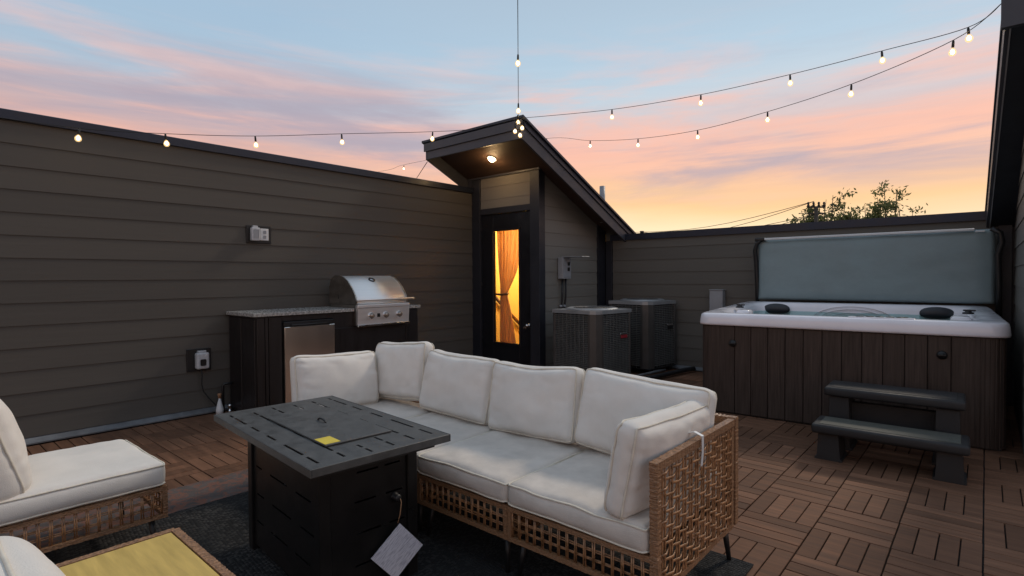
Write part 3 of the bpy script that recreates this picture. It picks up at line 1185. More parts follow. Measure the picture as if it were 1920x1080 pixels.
# ------------------------------------------------------------------ condensers, disconnect box
def condenser(loc, rz, s, h, label):
    t = thing('ac_condenser', label, 'air conditioner', loc, rz, 'air conditioning condensers by the tower')
    x0, x1, y0, y1, z0, z1 = -s, 0, 0, s, .07, h
    bm = bm_new()
    c = .10
    add_prism(bm, [(x0 + .012, y0 + .03), (x1 - c - .02, y0 + .03), (x1 - .03, y0 + c + .02), (x1 - .03, y1 - .012), (x0 + .012, y1 - .012)],
              lambda p, q, tt: (p, q, tt), z0 + .01, z1 - .05)
    obj('coil', bm, M_fin, t)
    # corner panels
    bm = bm_new()
    add_prism(bm, [(x1 - c - .035, y0), (x1 - c, y0), (x1 - .03, y0 + .03), (x1, y0 + c), (x1, y0 + c + .035), (x1 - .028, y0 + c + .035), (x1 - c - .035, y0 + .028)],
              lambda p, q, tt: (p, q, tt), z0, z1 - .04)
    obj('corner_panel', bm, M_condcorner, t)
    for (a, b_) in ((x0, y0), (x0, y1 - .04), (x1 - .04, y1 - .04)):
        box_obj('corner_post', (a, b_, z0), (a + .04, b_ + .04, z1 - .04), M_cond, t, .006)
    # louvre slats on the two faces in view, joined (a few pixels each)
    for face in (0, 1):
        bm = bm_new()
        nz = 34
        for k in range(nz):
            z = z0 + .03 + (z1 - z0 - .10) * k / (nz - 1)
            if face == 0:
                add_prism(bm, [(y0 + .004, z - .004), (y0 + .022, z + .006), (y0 + .022, z + .009), (y0 + .004, z - .001)], lambda p, q, tt: (tt, p, q), x0 + .041, x1 - c - .036)
            else:
                add_prism(bm, [(x1 - .004, z - .004), (x1 - .022, z + .006), (x1 - .022, z + .009), (x1 - .004, z - .001)], lambda p, q, tt: (p, tt, q), y0 + c + .036, y1 - .041)
        stuff(obj('louvre', bm, M_louvre, t))
        bm = bm_new()
        nv = 8
        for k in range(1, nv):
            f_ = k / nv
            if face == 0:
                xx = x0 + .041 + (x1 - c - .077 - x0) * f_
                add_box(bm, (xx - .004, y0 + .001, z0), (xx + .004, y0 + .0035, z1 - .05))
            else:
                yy = y0 + c + .036 + (y1 - .077 - y0 - c) * f_
                add_box(bm, (x1 - .0035, yy - .004, z0), (x1 - .001, yy + .004, z1 - .05))
        obj('louvre_rib', bm, M_louvre, t)
    bm = bm_new()
    add_prism(bm, [(x0 - .004, y0 - .004), (x1 - c, y0 - .004), (x1 - .03, y0 + .025), (x1 + .004, y0 + c), (x1 + .004, y1 + .004), (x0 - .004, y1 + .004)],
              lambda p, q, tt: (p, q, tt), z1 - .045, z1 - .002)
    obj('top_rim', bm, M_condtop, t)
    bm = bm_new()
    mt = Matrix.Translation(((x0 + x1) / 2, (y0 + y1) / 2, z1))
    add_lathe(bm, [(s * .36, -.001), (s * .48, -.001), (s * .46, .012), (s * .41, .022), (s * .36, .010)], 28, mt)
    obj('fan_shroud', bm, M_condtop, t)
    bm = bm_new()
    for k in range(1, 8):
        rr = s * .36 * k / 8 + .01
        add_tube(bm, [((x0 + x1) / 2 + rr * math.cos(a * PI / 12), (y0 + y1) / 2 + rr * math.sin(a * PI / 12), z1 + .02) for a in range(24)], .003, 4, True)
    for a in range(6):
        add_tube(bm, [((x0 + x1) / 2, (y0 + y1) / 2, z1 + .022), ((x0 + x1) / 2 + s * .38 * math.cos(a * PI / 3), (y0 + y1) / 2 + s * .38 * math.sin(a * PI / 3), z1 + .014)], .003, 4)
    obj('fan_grille', bm, M_cond, t)
    box_obj('base_pan', (x0 - .002, y0 - .002, .055), (x1 + .002, y1 + .002, .0695), M_black, t, .003)
    for (a, b_) in ((x0 + .06, y0 + .06), (x1 - .10, y0 + .10), (x0 + .06, y1 - .1), (x1 - .10, y1 - .1)):
        box_obj('foot', (a, b_, 0), (a + .06, b_ + .06, .0545), M_black, t, .003)
    bm = bm_new()
    add_box(bm, (x1 + .001, s * .66, h * .645), (x1 + .010, s * .86, h * .672), .004)
    obj('badge', bm, M_chrome, t)
    bm = bm_new()
    add_box(bm, (x1 + .001, s * .68, h * .60), (x1 + .007, s * .87, h * .644), .003)
    obj('badge', bm, M_red if 'nearer' in label else M_black, t)
    return t


condenser((-3.445, 5.46, FZ + .012), R(-6), .70, .895, 'nearer gray air conditioner condenser with red badge')
condenser((-3.345, 6.58, FZ + .012), R(-7), .655, .965, 'farther dark air conditioner condenser beside the back wall')
lsx = thing('refrigerant_lines', 'insulated pipes lying on the deck beside the condensers', 'pipe', (-3.3, 6.0, FZ))
bm = bm_new()
add_tube(bm, [(-3.45, 5.6, .075), (-3.34, 5.75, .07), (-3.27, 6.1, .07), (-3.22, 6.55, .075), (-3.2, 6.75, .07)], .018, 8)
wobj('pipe', bm, M_flash, lsx)
bm = bm_new()
add_tube(bm, [(-3.36, 5.55, .045), (-3.25, 5.8, .044), (-3.14, 6.3, .045), (-3.05, 7.0, .05), (-3.0, 7.22, .05)], .03, 8)
wobj('pipe_insulation', bm, M_black2, lsx)

db = thing('disconnect_box', 'gray electrical disconnect box with raised lid on the tower side', 'electrical box', (XT + .005, 6.2, 1.45))
box_obj('case', (.012, -.10, -.165), (.10, .10, .13), M_gray, db, .006)
box_obj('cover_plate', (.1005, -.075, -.14), (.105, .09, .10), M_gray, db, .003)
for zq in (-.03, .045):
    box_obj('breaker', (.1055, .0, zq - .025), (.112, .055, zq + .025), M_black, db, .004)
box_obj('lid', (.06, -.085, .132), (.40, .105, .140), M_gray, db, .003)
for yy in (-.045, .035):
    bm = bm_new()
    add_tube(bm, [(.05, yy, -.165), (.048, yy, -.40), (.03, yy - .01, -.60), (.03, yy - .01, -.85), (.05, yy, -1.25)], .013, 8)
    obj('conduit', bm, M_black2, db)
    bm = bm_new()
    add_lathe(bm, [(.024, 0), (.024, .03), (.014, .034)], 10, Matrix.Translation((.03, yy - .01, -.56)))
    obj('coupling', bm, M_gray, db)
jb = thing('junction_box', 'light gray box standing out from the back wall beside the tub', 'electrical box', (-2.70, WY - .016, .9))
box_obj('case', (-.088, -.11, -.75), (.088, 0, .22), M_gray, jb, .006)
box_obj('lid', (-.094, -.117, .221), (.094, 0, .232), M_gray, jb, .003)

# ------------------------------------------------------------------ hot tub
TW_, TD_ = 2.29, 1.84
tub = thing('hot_tub', 'hot tub with white shell and dark brown skirt', 'hot tub', (-2.13, 5.18, FZ), R(3.8))


def rrect(x0, y0, x1, y1, r, n=6):
    out = []
    for cx, cy, a0 in ((x1 - r, y0 + r, -90), (x1 - r, y1 - r, 0), (x0 + r, y1 - r, 90), (x0 + r, y0 + r, 180)):
        for k in range(n + 1):
            a = R(a0 + 90 * k / n)
            out.append((cx + r * math.cos(a), cy + r * math.sin(a)))
    return out


# loops from the outer lip over the rim into the basin: (inset, z, corner radius)
zb = .84 - FZ
loops = [(.035, zb, .10), (.004, zb + .003, .12), (.0, zb + .02, .125), (.006, zb + .075, .13), (.013, zb + .099, .13), (.032, zb + .110, .14), (.12, zb + .112, .17),
         (.16, zb + .108, .20), (.185, zb + .09, .22), (.20, zb + .05, .24), (.23, zb - .12, .26), (.28, zb - .28, .28), (.42, zb - .30, .30), (.46, zb - .55, .28)]
bm = bm_new()
rings = []
zt = zb + .03
for ins, z, r in loops:
    ring = []
    for (x, y) in rrect(ins, ins, TW_ - ins, TD_ - ins, r, 8):
        lift = .05 * max(0, min(1, y / TD_)) if z > zt else 0
        # raised controls section and dip along the front lip
        ring.append(bm.verts.new((x, y, z + lift)))
    rings.append(ring)
for A, B in zip(rings, rings[1:]):
    n = len(A)
    for k in range(n):
        bm.faces.new((A[k], A[(k + 1) % n], B[(k + 1) % n], B[k])).smooth = True
bm.faces.new(rings[-1]).smooth = False
bmesh.ops.recalc_face_normals(bm, faces=list(bm.faces))
bmesh.ops.subdivide_edges(bm, edges=[e for e in bm.edges if e.calc_length() > .5], cuts=3)
shell = obj('shell', bm, M_shell, tub)
# moulded features of the shell
bm = bm_new()
for rr, hh in ((.36, .030), (.29, .045), (.20, .055)):
    pts = [(TW_ / 2 + rr * 1.05 * math.cos(a * PI / 16), TD_ - .205 - hh * .5, zb - .02 + .15 * rr / .36 * math.sin(a * PI / 16)) for a in range(17)]
    add_tube(bm, pts, .007, 8)
obj('moulded_arch', bm, M_shell, shell)
for cx in (.27, TW_ - .27):
    for (ya, yb, hw, zu) in ((.30, .50, .09, .095), (.62, .80, .07, .115)):
        bm = bm_new()
        add_box(bm, (cx - hw, ya, zb - .05), (cx + hw, yb, zb + zu), .03, seg=3)
        smooth_obj(obj('moulded_shelf', bm, M_shell, shell), 60)
for cx in (.22, TW_ - .22):
    bm = bm_new()
    add_lathe(bm, [(.04, 0), (.04, .012), (.022, .018), (.022, .026), (0, .027)], 14, Matrix.Translation((cx, .71, zb + .135)))
    add_box(bm, (cx - .035, .705, zb + .158), (cx + .05, .722, zb + .172), .003)
    obj('diverter_knob', bm, M_black2, tub)
for cx in (.40, TW_ - .42):
    bm = bm_new()
    t_ = bmesh.new()
    bmesh.ops.create_uvsphere(t_, u_segments=20, v_segments=12, radius=1)
    for v in t_.verts:
        x, y, z = v.co
        w = .132 * (1 - .10 * math.cos(x * 4))
        v.co = (cx + w * x, TD_ - .245 + .04 * y, zb + .082 + .066 * z * (1 + .22 * abs(x) ** 2 * (1 - x * x)) - .012 * (1 - x * x) * (1 if z < 0 else 0) * -1)
    for f in t_.faces:
        f.smooth = True
    merge(bm, t_)
    obj('pillow', bm, M_pillow, tub)
for cx in (.78, 1.52):
    bm = bm_new()
    add_lathe(bm, [(.022, 0), (.018, .012), (0, .014)], 10, Matrix.Translation((cx, TD_ - .212, zb - .0)) @ Matrix.Rotation(R(90), 4, 'X'))
    obj('jet', bm, M_gray, tub)
bm = bm_new()
bmesh.ops.create_grid(bm, x_segments=2, y_segments=2, size=.5)
for v in bm.verts:
    v.co = (TW_ / 2 + v.co.x * (TW_ - .41), TD_ / 2 + v.co.y * (TD_ - .41), zb + .062)
obj('water', bm, M_water, tub)
bm = bm_new()
add_box(bm, (1.26, .055, zb + .108), (1.72, .165, zb + .122), .006, seg=2)
obj('control_pod', bm, M_shell, tub)
bm = bm_new()
for k in range(5):
    add_lathe(bm, [(.030, 0), (.026, .004), (0, .005)], 12, Matrix.Translation((1.34 + .07 * k, .105 + .012 * (k % 2), zb + .123)))
add_box(bm, (1.60, .09, zb + .1225), (1.67, .135, zb + .1265), .001)
obj('control_button', bm, M_black2, tub)
# skirt
bm = bm_new()
add_box(bm, (.055, .055, .0), (TW_ - .055, TD_ - .055, zb - .02))
obj('cabinet_core', bm, M_black, tub)
cw = .175
nb = 13
bw_ = (TW_ - .06 - 2 * cw) / nb
bmq = bm_new()
add_box(bmq, (-bw_ / 2 + .0022, -.012, .015), (bw_ / 2 - .0022, .012, zb - .004), .003)
meq = bpy.data.meshes.new('skirt_board')
bmq.to_mesh(meq)
bmq.free()
meq.materials.append(M_skirt)
for k in range(nb):
    o = bpy.data.objects.new('skirt_board', meq)
    COL.objects.link(o)
    o.parent = tub
    o.location = (.03 + cw + bw_ * (k + .5), .042, 0)
ns = 11
bs = (TD_ - .06 - 2 * cw) / ns
for side in (0, 1):
    for k in range(ns):
        o = bpy.data.objects.new('skirt_board', meq)
        COL.objects.link(o)
        o.parent = tub
        o.location = (.042 if side == 0 else TW_ - .042, .03 + cw + bs * (k + .5), 0)
        o.rotation_euler = (0, 0, R(90))
        o.scale = (bs / bw_, 1, 1)
for (cx, cy, a0) in ((.03 + cw, .03 + cw, 180), (TW_ - .03 - cw, .03 + cw, 270)):
    bm = bm_new()
    outl = []
    nn = 44
    # straight run + rounded corner, ribbed
    rad = .10
    path = []
    for k in range(nn + 1):
        t = k / nn
        Ltot = 2 * (cw - rad) + rad * PI / 2
        d = t * Ltot
        if d < cw - rad:
            p = (-(d - 0) + 0, 0)
            p = (cw - d, 0)
        elif d < cw - rad + rad * PI / 2:
            a = (d - (cw - rad)) / rad
            p = (rad - rad * math.sin(a), rad - rad * math.cos(a))
        else:
            p = (0, rad + d - (cw - rad) - rad * PI / 2)
        path.append(p)
    for k, (px_, py_) in enumerate(path):
        rib = .0045 if k % 4 == 0 else 0
        vx, vy = px_ + rib * .7, py_ + rib * .7
        if a0 == 270:
            vx = TW_ - .03 - vx
        else:
            vx = .03 + vx
        outl.append((vx, .03 + vy))
    Aq = [bm.verts.new((x, y, .015)) for x, y in outl]
    Bq = [bm.verts.new((x, y, zb - .004)) for x, y in outl]
    for k in range(len(outl) - 1):
        bm.faces.new((Aq[k], Aq[k + 1], Bq[k + 1], Bq[k]))
    bmesh.ops.recalc_face_normals(bm, faces=list(bm.faces))
    o = obj('corner_panel', bm, M_skirt, tub)
    md = o.modifiers.new('t', 'SOLIDIFY')
    md.thickness = .008
    md.offset = 0
for cx, cz in ((.335, .675), (1.885, .69)):
    bm = bm_new()
    add_lathe(bm, [(.034, 0), (.034, .008), (.024, .016), (.012, .018), (.012, .024), (0, .024)], 18, Matrix.Translation((cx, .029, cz)) @ Matrix.Rotation(R(90), 4, 'X'))
    add_box(bm, (cx - .026, -.001, cz - .006), (cx + .026, .010, cz + .006), .002)
    obj('latch', bm, M_black, tub)

# folded cover standing behind the tub
cv = thing('tub_cover', 'grey vinyl tub cover standing upright behind the hot tub', 'cover', (-1.02, 7.12, 1.0), R(1.5))
bm = bm_new()
nx, nz = 60, 26
front = []
for i in range(nx + 1):
    colv = []
    for j in range(nz + 1):
        u, v = i / nx, j / nz
        x = -1.10 + 2.185 * u
        z = .02 + v * (.725 + .012 * u)
        e = min(u, 1 - u, v * .6, (1 - v) * .6) * 14
        rnd = -.028 * (1 - min(1, e)) ** 2
        wr = .006 * noise.noise(Vector((x * 3.2, z * 5, 1.3))) + .006 * noise.noise(Vector((x * 1.2 + z * 3, z * 9 - x * 4, 7.7))) * (u ** 2) + .010 * max(0, u - .62) * noise.noise(Vector((x * 2 - z * 2.5, z * 16 + x * 5, 3.1)))
        colv.append(bm.verts.new((x, -.05 - rnd - .012 * math.sin(PI * u) * math.sin(PI * v) + wr, z)))
    front.append(colv)
for i in range(nx):
    for j in range(nz):
        bm.faces.new((front[i][j], front[i + 1][j], front[i + 1][j + 1], front[i][j + 1])).smooth = True
o = obj('vinyl_panel', bm, M_cover, cv)
md = o.modifiers.new('t', 'SOLIDIFY')
md.thickness = .10
md.offset = -1
bm = bm_new()
add_box(bm, (-1.02, -.085, .742), (.93, -.04, .768), .006, seg=2)
obj('top_edge', bm, M_covertop, cv)
bm = bm_new()
add_box(bm, (.935, -.08, .727), (1.01, -.055, .744), .004)
obj('top_edge', bm, M_covertop, cv)
lf = thing('cover_lifter', 'black tube frame holding the tub cover upright', 'lifter', (-1.02, 7.1, .9))
for sx_, zs in ((-1.115, 0), (1.115, 0)):
    bm = bm_new()
    x = -1.02 + sx_
    add_tube(bm, [(x, 7.10, .80), (x, 7.08, 1.20), (x - .01, 7.06, 1.50), (x - .02 * (1 if sx_ < 0 else -1), 7.05, 1.62), (x + .005, 7.04, 1.71), (x + .06 * (1 if sx_ < 0 else -1), 7.04, 1.755)], .026, 10)
    wobj('arm', bm, M_black, lf)
bm = bm_new()
add_box(bm, (-2.15, 7.01, 1.735), (-2.03, 7.08, 1.775), .008)
wobj('bracket', bm, M_black, lf)

# steps
st = thing('spa_steps', 'black plastic two tread steps in front of the hot tub', 'steps', (-.50, 4.40, FZ), R(1.5))


def tread(z, y0, y1, w, name, m2):
    bm = bm_new()
    add_box(bm, (-w / 2, y0, z - .066), (w / 2, y1, z), .018, seg=3)
    o = smooth_obj(obj(name, bm, M_step, st), 40)
    bm = bm_new()
    add_box(bm, (-w / 2 + .045, y0 + .035, z - .002), (w / 2 - .045, y1 - .035, z + .003), .002)
    obj('tread_pad', bm, m2, o)


tread(.258, -.09, .22, .87, 'lower_tread', M_tread)
tread(.466, .26, .62, .83, 'upper_tread', M_step)
for sx_ in (-1, 1):
    for (y0, y1, z1, xo) in ((-.04, .20, .186, .335), (.30, .60, .393, .32)):
        bm = bm_new()
        x0 = sx_ * xo
        add_prism(bm, [(-.085, 0), (.085, 0), (.085, .012), (.072, .02), (.062, z1), (-.062, z1), (-.072, .02), (-.085, .012)],
                  lambda p, q, t: (x0 + p, t, q), y0, y1)
        obj('leg', bm, M_step, st)
bm = bm_new()
add_box(bm, (-.27, .45, .05), (.27, .50, .34), .004)
obj('riser', bm, M_step, st)

# ------------------------------------------------------------------ rug
rg = thing('area_rug', 'dark charcoal woven rug under the sofa and fire table', 'rug', (-2.2, 1.0, FZ))
bm = bm_new()
nx, ny = 40, 40
gv = [[None] * (ny + 1) for _ in range(nx + 1)]
for i in range(nx + 1):
    for j in range(ny + 1):
        x, y = -3.40 + 2.62 * i / nx, -.6 + 3.14 * j / ny
        gv[i][j] = bm.verts.new((x + .006 * noise.noise((y * 3, x, 2.)), y + .006 * noise.noise((x * 3, y, 5.)), FZ + .010 + .002 * noise.noise((x * 2, y * 2, 0))))
for i in range(nx):
    for j in range(ny):
        bm.faces.new((gv[i][j], gv[i + 1][j], gv[i + 1][j + 1], gv[i][j + 1]))
o = wobj('rug_field', bm, M_rug, rg)
md = o.modifiers.new('t', 'SOLIDIFY')
md.thickness = .007
md.offset = -1
bm = bm_new()
add_box(bm, (-3.80, -.6, FZ + .002), (-3.402, 2.54, FZ + .010), .002)
wobj('rug_border', bm, M_border, rg)
RZ = FZ + .0115


# ------------------------------------------------------------------ cushions
def cushion(name, w, d, h, label, loc, rot, puff=.035, seed=0, mat=None, group=None, wr=.007, cat='cushion',
            pull=.004, sag=0.0, edge_r=.022, crease=.006):
    """w along x, d along y, h thickness along z"""
    t = thing(name, label, cat, loc, 0, group)
    t.rotation_euler = rot
    r = min(h * .46, edge_r)
    nx, ny, nz = 28, 28, 5

    def surf(a, b_, c, fine=1.0):
        # a,b,c in [-1,1] on a cube surface -> boxed cushion: crisp seams, domed faces, corners standing proud
        p = Vector((a * w / 2, b_ * d / 2, c * h / 2))
        core = Vector((max(-w / 2 + r, min(w / 2 - r, p.x)), max(-d / 2 + r, min(d / 2 - r, p.y)), max(-h / 2 + r, min(h / 2 - r, p.z))))
        dv = p - core
        if dv.length > 1e-6:
            p = core + dv.normalized() * r
        fx = max(0, 1 - a * a)
        fy = max(0, 1 - b_ * b_)
        sg = 1 if c > 0 else -1
        ac = min(1, abs(c) * 1.1)
        p.z += sg * puff * (fx * fy) ** .6 * ac
        # outer edges bow in between the corners; the boxing bulges a little
        p.x -= a * pull * fy * (1 if abs(a) > .2 else abs(a) * 5)
        p.y -= b_ * pull * fx * (1 if abs(b_) > .2 else abs(b_) * 5)
        bl = .010 * (1 - c * c)
        if abs(a) > .999:
            p.x += a * bl * fy
        if abs(b_) > .999:
            p.y += b_ * bl * fx
        if sag:
            p.y -= sag * (.5 + .5 * b_) * (fx ** .8) * (1 + .5 * noise.noise((a * 1.7, seed, 2.)))
        q = Vector((a * w * 2.6 + seed * 3.1, b_ * d * 2.6 - seed, c * .5))
        n_ = noise.noise(q) * wr + noise.noise(q * 2.3) * wr * .45
        edge = max(abs(a), abs(b_))
        p.z += sg * n_ * (1 - .5 * edge ** 4)
        if fine:
            # gathers running in from the seams and soft drag creases
            e2 = max(0, (edge - .62) / .38)
            along = b_ if abs(a) > abs(b_) else a
            g_ = (noise.noise(Vector((along * 8 + seed * 5, edge * 1.2, c + seed))) + .6 * noise.noise(Vector((along * 17 + seed * 3, edge * 2., c - seed))))
            p.z += sg * fine * crease * .55 * g_ * e2 * (1 - .6 * e2)
            cx = p.x * 6 + seed * 2
            cr = abs(noise.noise(Vector((cx + p.y * 3.5, p.y * 8 - p.x * 2, seed))))
            p.z -= sg * fine * crease * max(0, .14 - cr) / .14 * .9 * max(0, edge - .35) * (1.6 - edge)
        p.x += n_ * .3
        p.y += n_ * .3
        return p
    bm = bm_new()
    vc = {}

    def V(a, b_, c):
        k = (round(a, 4), round(b_, 4), round(c, 4))
        if k not in vc:
            vc[k] = bm.verts.new(surf(a, b_, c))
        return vc[k]
    A = [math.sin((-1 + 2 * i / nx) * PI / 2) * .35 + (-1 + 2 * i / nx) * .65 for i in range(nx + 1)]
    B = [math.sin((-1 + 2 * i / ny) * PI / 2) * .35 + (-1 + 2 * i / ny) * .65 for i in range(ny + 1)]
    Cc = [-1 + 2 * i / nz for i in range(nz + 1)]
    for s in (-1, 1):
        for i in range(nx):
            for j in range(ny):
                bm.faces.new((V(A[i], B[j], s), V(A[i + 1], B[j], s), V(A[i + 1], B[j + 1], s), V(A[i], B[j + 1], s)))
        for i in range(nx):
            for k in range(nz):
                bm.faces.new((V(A[i], s, Cc[k]), V(A[i + 1], s, Cc[k]), V(A[i + 1], s, Cc[k + 1]), V(A[i], s, Cc[k + 1])))
        for j in range(ny):
            for k in range(nz):
                bm.faces.new((V(s, B[j], Cc[k]), V(s, B[j + 1], Cc[k]), V(s, B[j + 1], Cc[k + 1]), V(s, B[j], Cc[k + 1])))
    bmesh.ops.recalc_face_normals(bm, faces=list(bm.faces))
    for f in bm.faces:
        f.smooth = True
    c_ = obj('cover', bm, mat or M_fabric, t)
    sb = c_.modifiers.new('s', 'SUBSURF')
    sb.levels = sb.render_levels = 1
    for s in (-1, 1):
        bm = bm_new()
        pts = []
        cz = .86 * s
        for i in range(nx):
            pts.append(surf(A[i], -1, cz, 0))
        for j in range(ny):
            pts.append(surf(1, B[j], cz, 0))
        for i in range(nx, 0, -1):
            pts.append(surf(A[i], 1, cz, 0))
        for j in range(ny, 0, -1):
            pts.append(surf(-1, B[j], cz, 0))
        cen = Vector((0, 0, 0))
        pts = [p + Vector((p.x, p.y, 0)).normalized() * .002 for p in pts]
        add_tube(bm, pts, .0042, 5, True)
        obj('piping', bm, M_piping, t)
    return t


# ------------------------------------------------------------------ rattan seating modules
rnd_w = random.Random(5)


def strip(bm, pts, n, w, th):
    add_tube(bm, pts, w, 4, flat=(n, th))


def weave(bm, o, u, v, n, W_, H_, pu, pv, wu=.0043, th=.0028, amp=.0065, pair=.0058):
    """over-and-under strands on a rectangle o + a*u + b*v, with normal n"""
    o, u, v, n = Vector(o), Vector(u), Vector(v), Vector(n)
    nu, nv = max(2, round(W_ / pu)), max(2, round(H_ / pv))
    for i in range(nu):
        a = W_ * (i + .5) / nu
        pts = [o + u * a + v * (H_ * (j + .5) / nv) + n * (amp * .12 * (1 if (i + j) % 2 else -1)) for j in range(nv)]
        pts = [o + u * a] + pts + [o + u * a + v * H_]
        for dd in (-pair, pair):
            strip(bm, [p + u * (dd + rnd_w.uniform(-.0012, .0012)) for p in pts], n, wu, th)
    for j in range(nv):
        b_ = H_ * (j + .5) / nv
        pts = [o + v * b_ + u * (W_ * (i + .5) / nu) - n * (amp * (1 if (i + j) % 2 else -1)) for i in range(nu)]
        pts = [o + v * b_] + pts + [o + v * b_ + u * W_]
        strip(bm, [p + v * rnd_w.uniform(-.0014, .0014) + n * .0015 for p in pts], n, wu * 1.05, th)


def lattice(bm, o, u, v, n, W_, H_, pu, pv):
    """open square grid of paired flat strips"""
    o, u, v, n = Vector(o), Vector(u), Vector(v), Vector(n)
    nu, nv = round(W_ / pu), round(H_ / pv)
    for i in range(nu + 1):
        a = W_ * i / nu
        for dd in (-.0038, .0038):
            jt = rnd_w.uniform(-.002, .002)
            strip(bm, [o + u * (a + dd + jt) + n * .002, o + u * (a + dd - jt) + v * H_ + n * .002], n, .0036, .0025)
    for j in range(1, nv):
        b_ = H_ * j / nv
        for dd in (-.0037, .0037):
            strip(bm, [o + v * (b_ + dd + rnd_w.uniform(-.002, .002)) + u * (W_ * q / 7) - n * .002 for q in range(8)], n, .0036, .0025)


MW, MD = .642, .82
Z0, Z1, ZB = .165, .315, .655     # local heights above the rug: frame bottom, frame top, back top


def wrap_rail(bm, p, q, hw):
    """wicker-wrapped rail: a square bar with a slightly uneven wound surface"""
    p, q = Vector(p), Vector(q)
    L = (q - p).length
    n = max(2, int(L / .009))
    pts, rr = [], []
    for k in range(n + 1):
        pts.append(p.lerp(q, k / n))
        rr.append(hw * 1.25 * (1 + .07 * (k % 2) + .05 * random.uniform(-1, 1)))
    add_tube(bm, pts, rr, 4, smooth=False)


def module(label, loc, rz, arm=None, group='sofa and chair sections', name='sofa_section', MW=.642):
    t = thing(name, label, 'sofa section', loc, rz, group)
    x0, x1, y0, y1 = -MW / 2, MW / 2, -MD / 2, MD / 2
    bm = bm_new()
    e = .0105
    for z in (Z0 + e, Z1 - e):
        wrap_rail(bm, (x0 + e, y0 + e, z), (x1 - e, y0 + e, z), e)
        wrap_rail(bm, (x0 + e, y1 - e, z), (x1 - e, y1 - e, z), e)
        if arm != -1:
            wrap_rail(bm, (x0 + e, y0 + e, z), (x0 + e, y1 - e, z), e)
        if arm != 1:
            wrap_rail(bm, (x1 - e, y0 + e, z), (x1 - e, y1 - e, z), e)
    for (x, y) in ((x0 + e, y0 + e), (x1 - e, y0 + e)):
        wrap_rail(bm, (x, y, Z0), (x, y, Z1), e)
    obj('seat_frame', bm, M_rattanw, t)
    bm = bm_new()
    lattice(bm, (x0 + .022, y0 + .010, Z0 + .021), (1, 0, 0), (0, 0, 1), (0, -1, 0), MW - .044, Z1 - Z0 - .042, .041, .036)
    stuff(obj('seat_lattice', bm, M_rattan, t))
    bm = bm_new()
    if arm != -1:
        lattice(bm, (x0 + .010, y0 + .022, Z0 + .021), (0, 1, 0), (0, 0, 1), (-1, 0, 0), MD - .044, Z1 - Z0 - .042, .041, .036)
    if arm != 1:
        lattice(bm, (x1 - .010, y0 + .022, Z0 + .021), (0, 1, 0), (0, 0, 1), (1, 0, 0), MD - .044, Z1 - Z0 - .042, .041, .036)
    stuff(obj('side_lattice', bm, M_rattan, t))
    box_obj('seat_deck', (x0 + .03, y0 + .03, Z1 - .02), (x1 - .03, y1 - .03, Z1 - .006), M_black, t, .002)
    # back
    bm = bm_new()
    wrap_rail(bm, (x0 + .022, y1 - .022, ZB - .02), (x1 - .022, y1 - .022, ZB - .02), .02)
    wrap_rail(bm, (x0 + .022, y1 - .022, Z0), (x0 + .022, y1 - .022, ZB), .02)
    wrap_rail(bm, (x1 - .022, y1 - .022, Z0), (x1 - .022, y1 - .022, ZB), .02)
    obj('back_frame', bm, M_rattanw, t)
    bm = bm_new()
    weave(bm, (x0 + .045, y1 - .022, Z1), (1, 0, 0), (0, 0, 1), (0, 1, 0), MW - .09, ZB - Z1 - .045, .034, .030)
    stuff(obj('back_weave', bm, M_rattan, t))
    if arm:
        xa = x1 - .020 if arm > 0 else x0 + .020
        bm = bm_new()
        wrap_rail(bm, (xa, y0 + .001, ZB - .02), (xa, y1 - .05, ZB - .02), .0165)
        wrap_rail(bm, (xa, y0 + .02, Z0 - .005), (xa, y0 + .02, ZB - .035), .0165)
        wrap_rail(bm, (xa, y1 - .068, Z0 - .005), (xa, y1 - .068, ZB - .04), .0145)
        wrap_rail(bm, (xa, y0 + .05, Z0 + .005), (xa, y1 - .05, Z0 + .005), .013)
        obj('arm_frame', bm, M_rattanw, t)
        bm = bm_new()
        weave(bm, (xa + .008 * arm, y0 + .038, Z0 + .015), (0, 1, 0), (0, 0, 1), (arm, 0, 0), MD - .115, ZB - Z0 - .055, .058, .0285, .0062, .0028, .0085, .0105)
        stuff(obj('arm_weave', bm, M_rattan, t))
    for sx_ in (-1, 1):
        for sy_ in (-1, 1):
            bm = bm_new()
            px_, py_ = sx_ * (MW / 2 - .05), sy_ * (MD / 2 - .06)
            add_tube(bm, [(px_ + sx_ * .018, py_ + sy_ * .02, 0), (px_, py_, Z0 + .004)], [.010, .015], 10)
            obj('leg', bm, M_black, t)
    return t


WE, WM = .70, .60
SX = [-.845 - WE / 2, -.845 - WE - WM / 2, -.845 - WE - 1.5 * WM, -.845 - 1.5 * WE - 2 * WM]
SY = 2.14
module('right end sofa section with woven rattan armrest', (SX[0], SY, RZ), 0, 1, MW=WE - .001)
module('armless rattan sofa section next to the right armrest section', (SX[1], SY, RZ), 0, MW=WM - .001)
module('armless rattan sofa section behind the fire table', (SX[2], SY, RZ), 0, MW=WM - .001)
module('corner sofa section in front of the fridge with left arm', (SX[3], SY, RZ), 0, -1, MW=WE - .001)
seatlab = ['seat cushion on the right end sofa section beside the armrest', 'wide seat cushion between the fire table corner and the right seat',
           'seat cushion partly hidden behind the fire table edge', 'seat cushion at the far left corner of the sofa']
for k, x in enumerate(SX):
    nar = .044 if k in (0, 3) else .0
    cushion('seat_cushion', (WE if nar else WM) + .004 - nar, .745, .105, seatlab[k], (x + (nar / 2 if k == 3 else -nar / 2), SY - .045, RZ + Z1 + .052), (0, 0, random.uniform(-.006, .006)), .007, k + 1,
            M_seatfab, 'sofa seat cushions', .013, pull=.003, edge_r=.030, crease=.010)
GB = 'sofa back cushions'
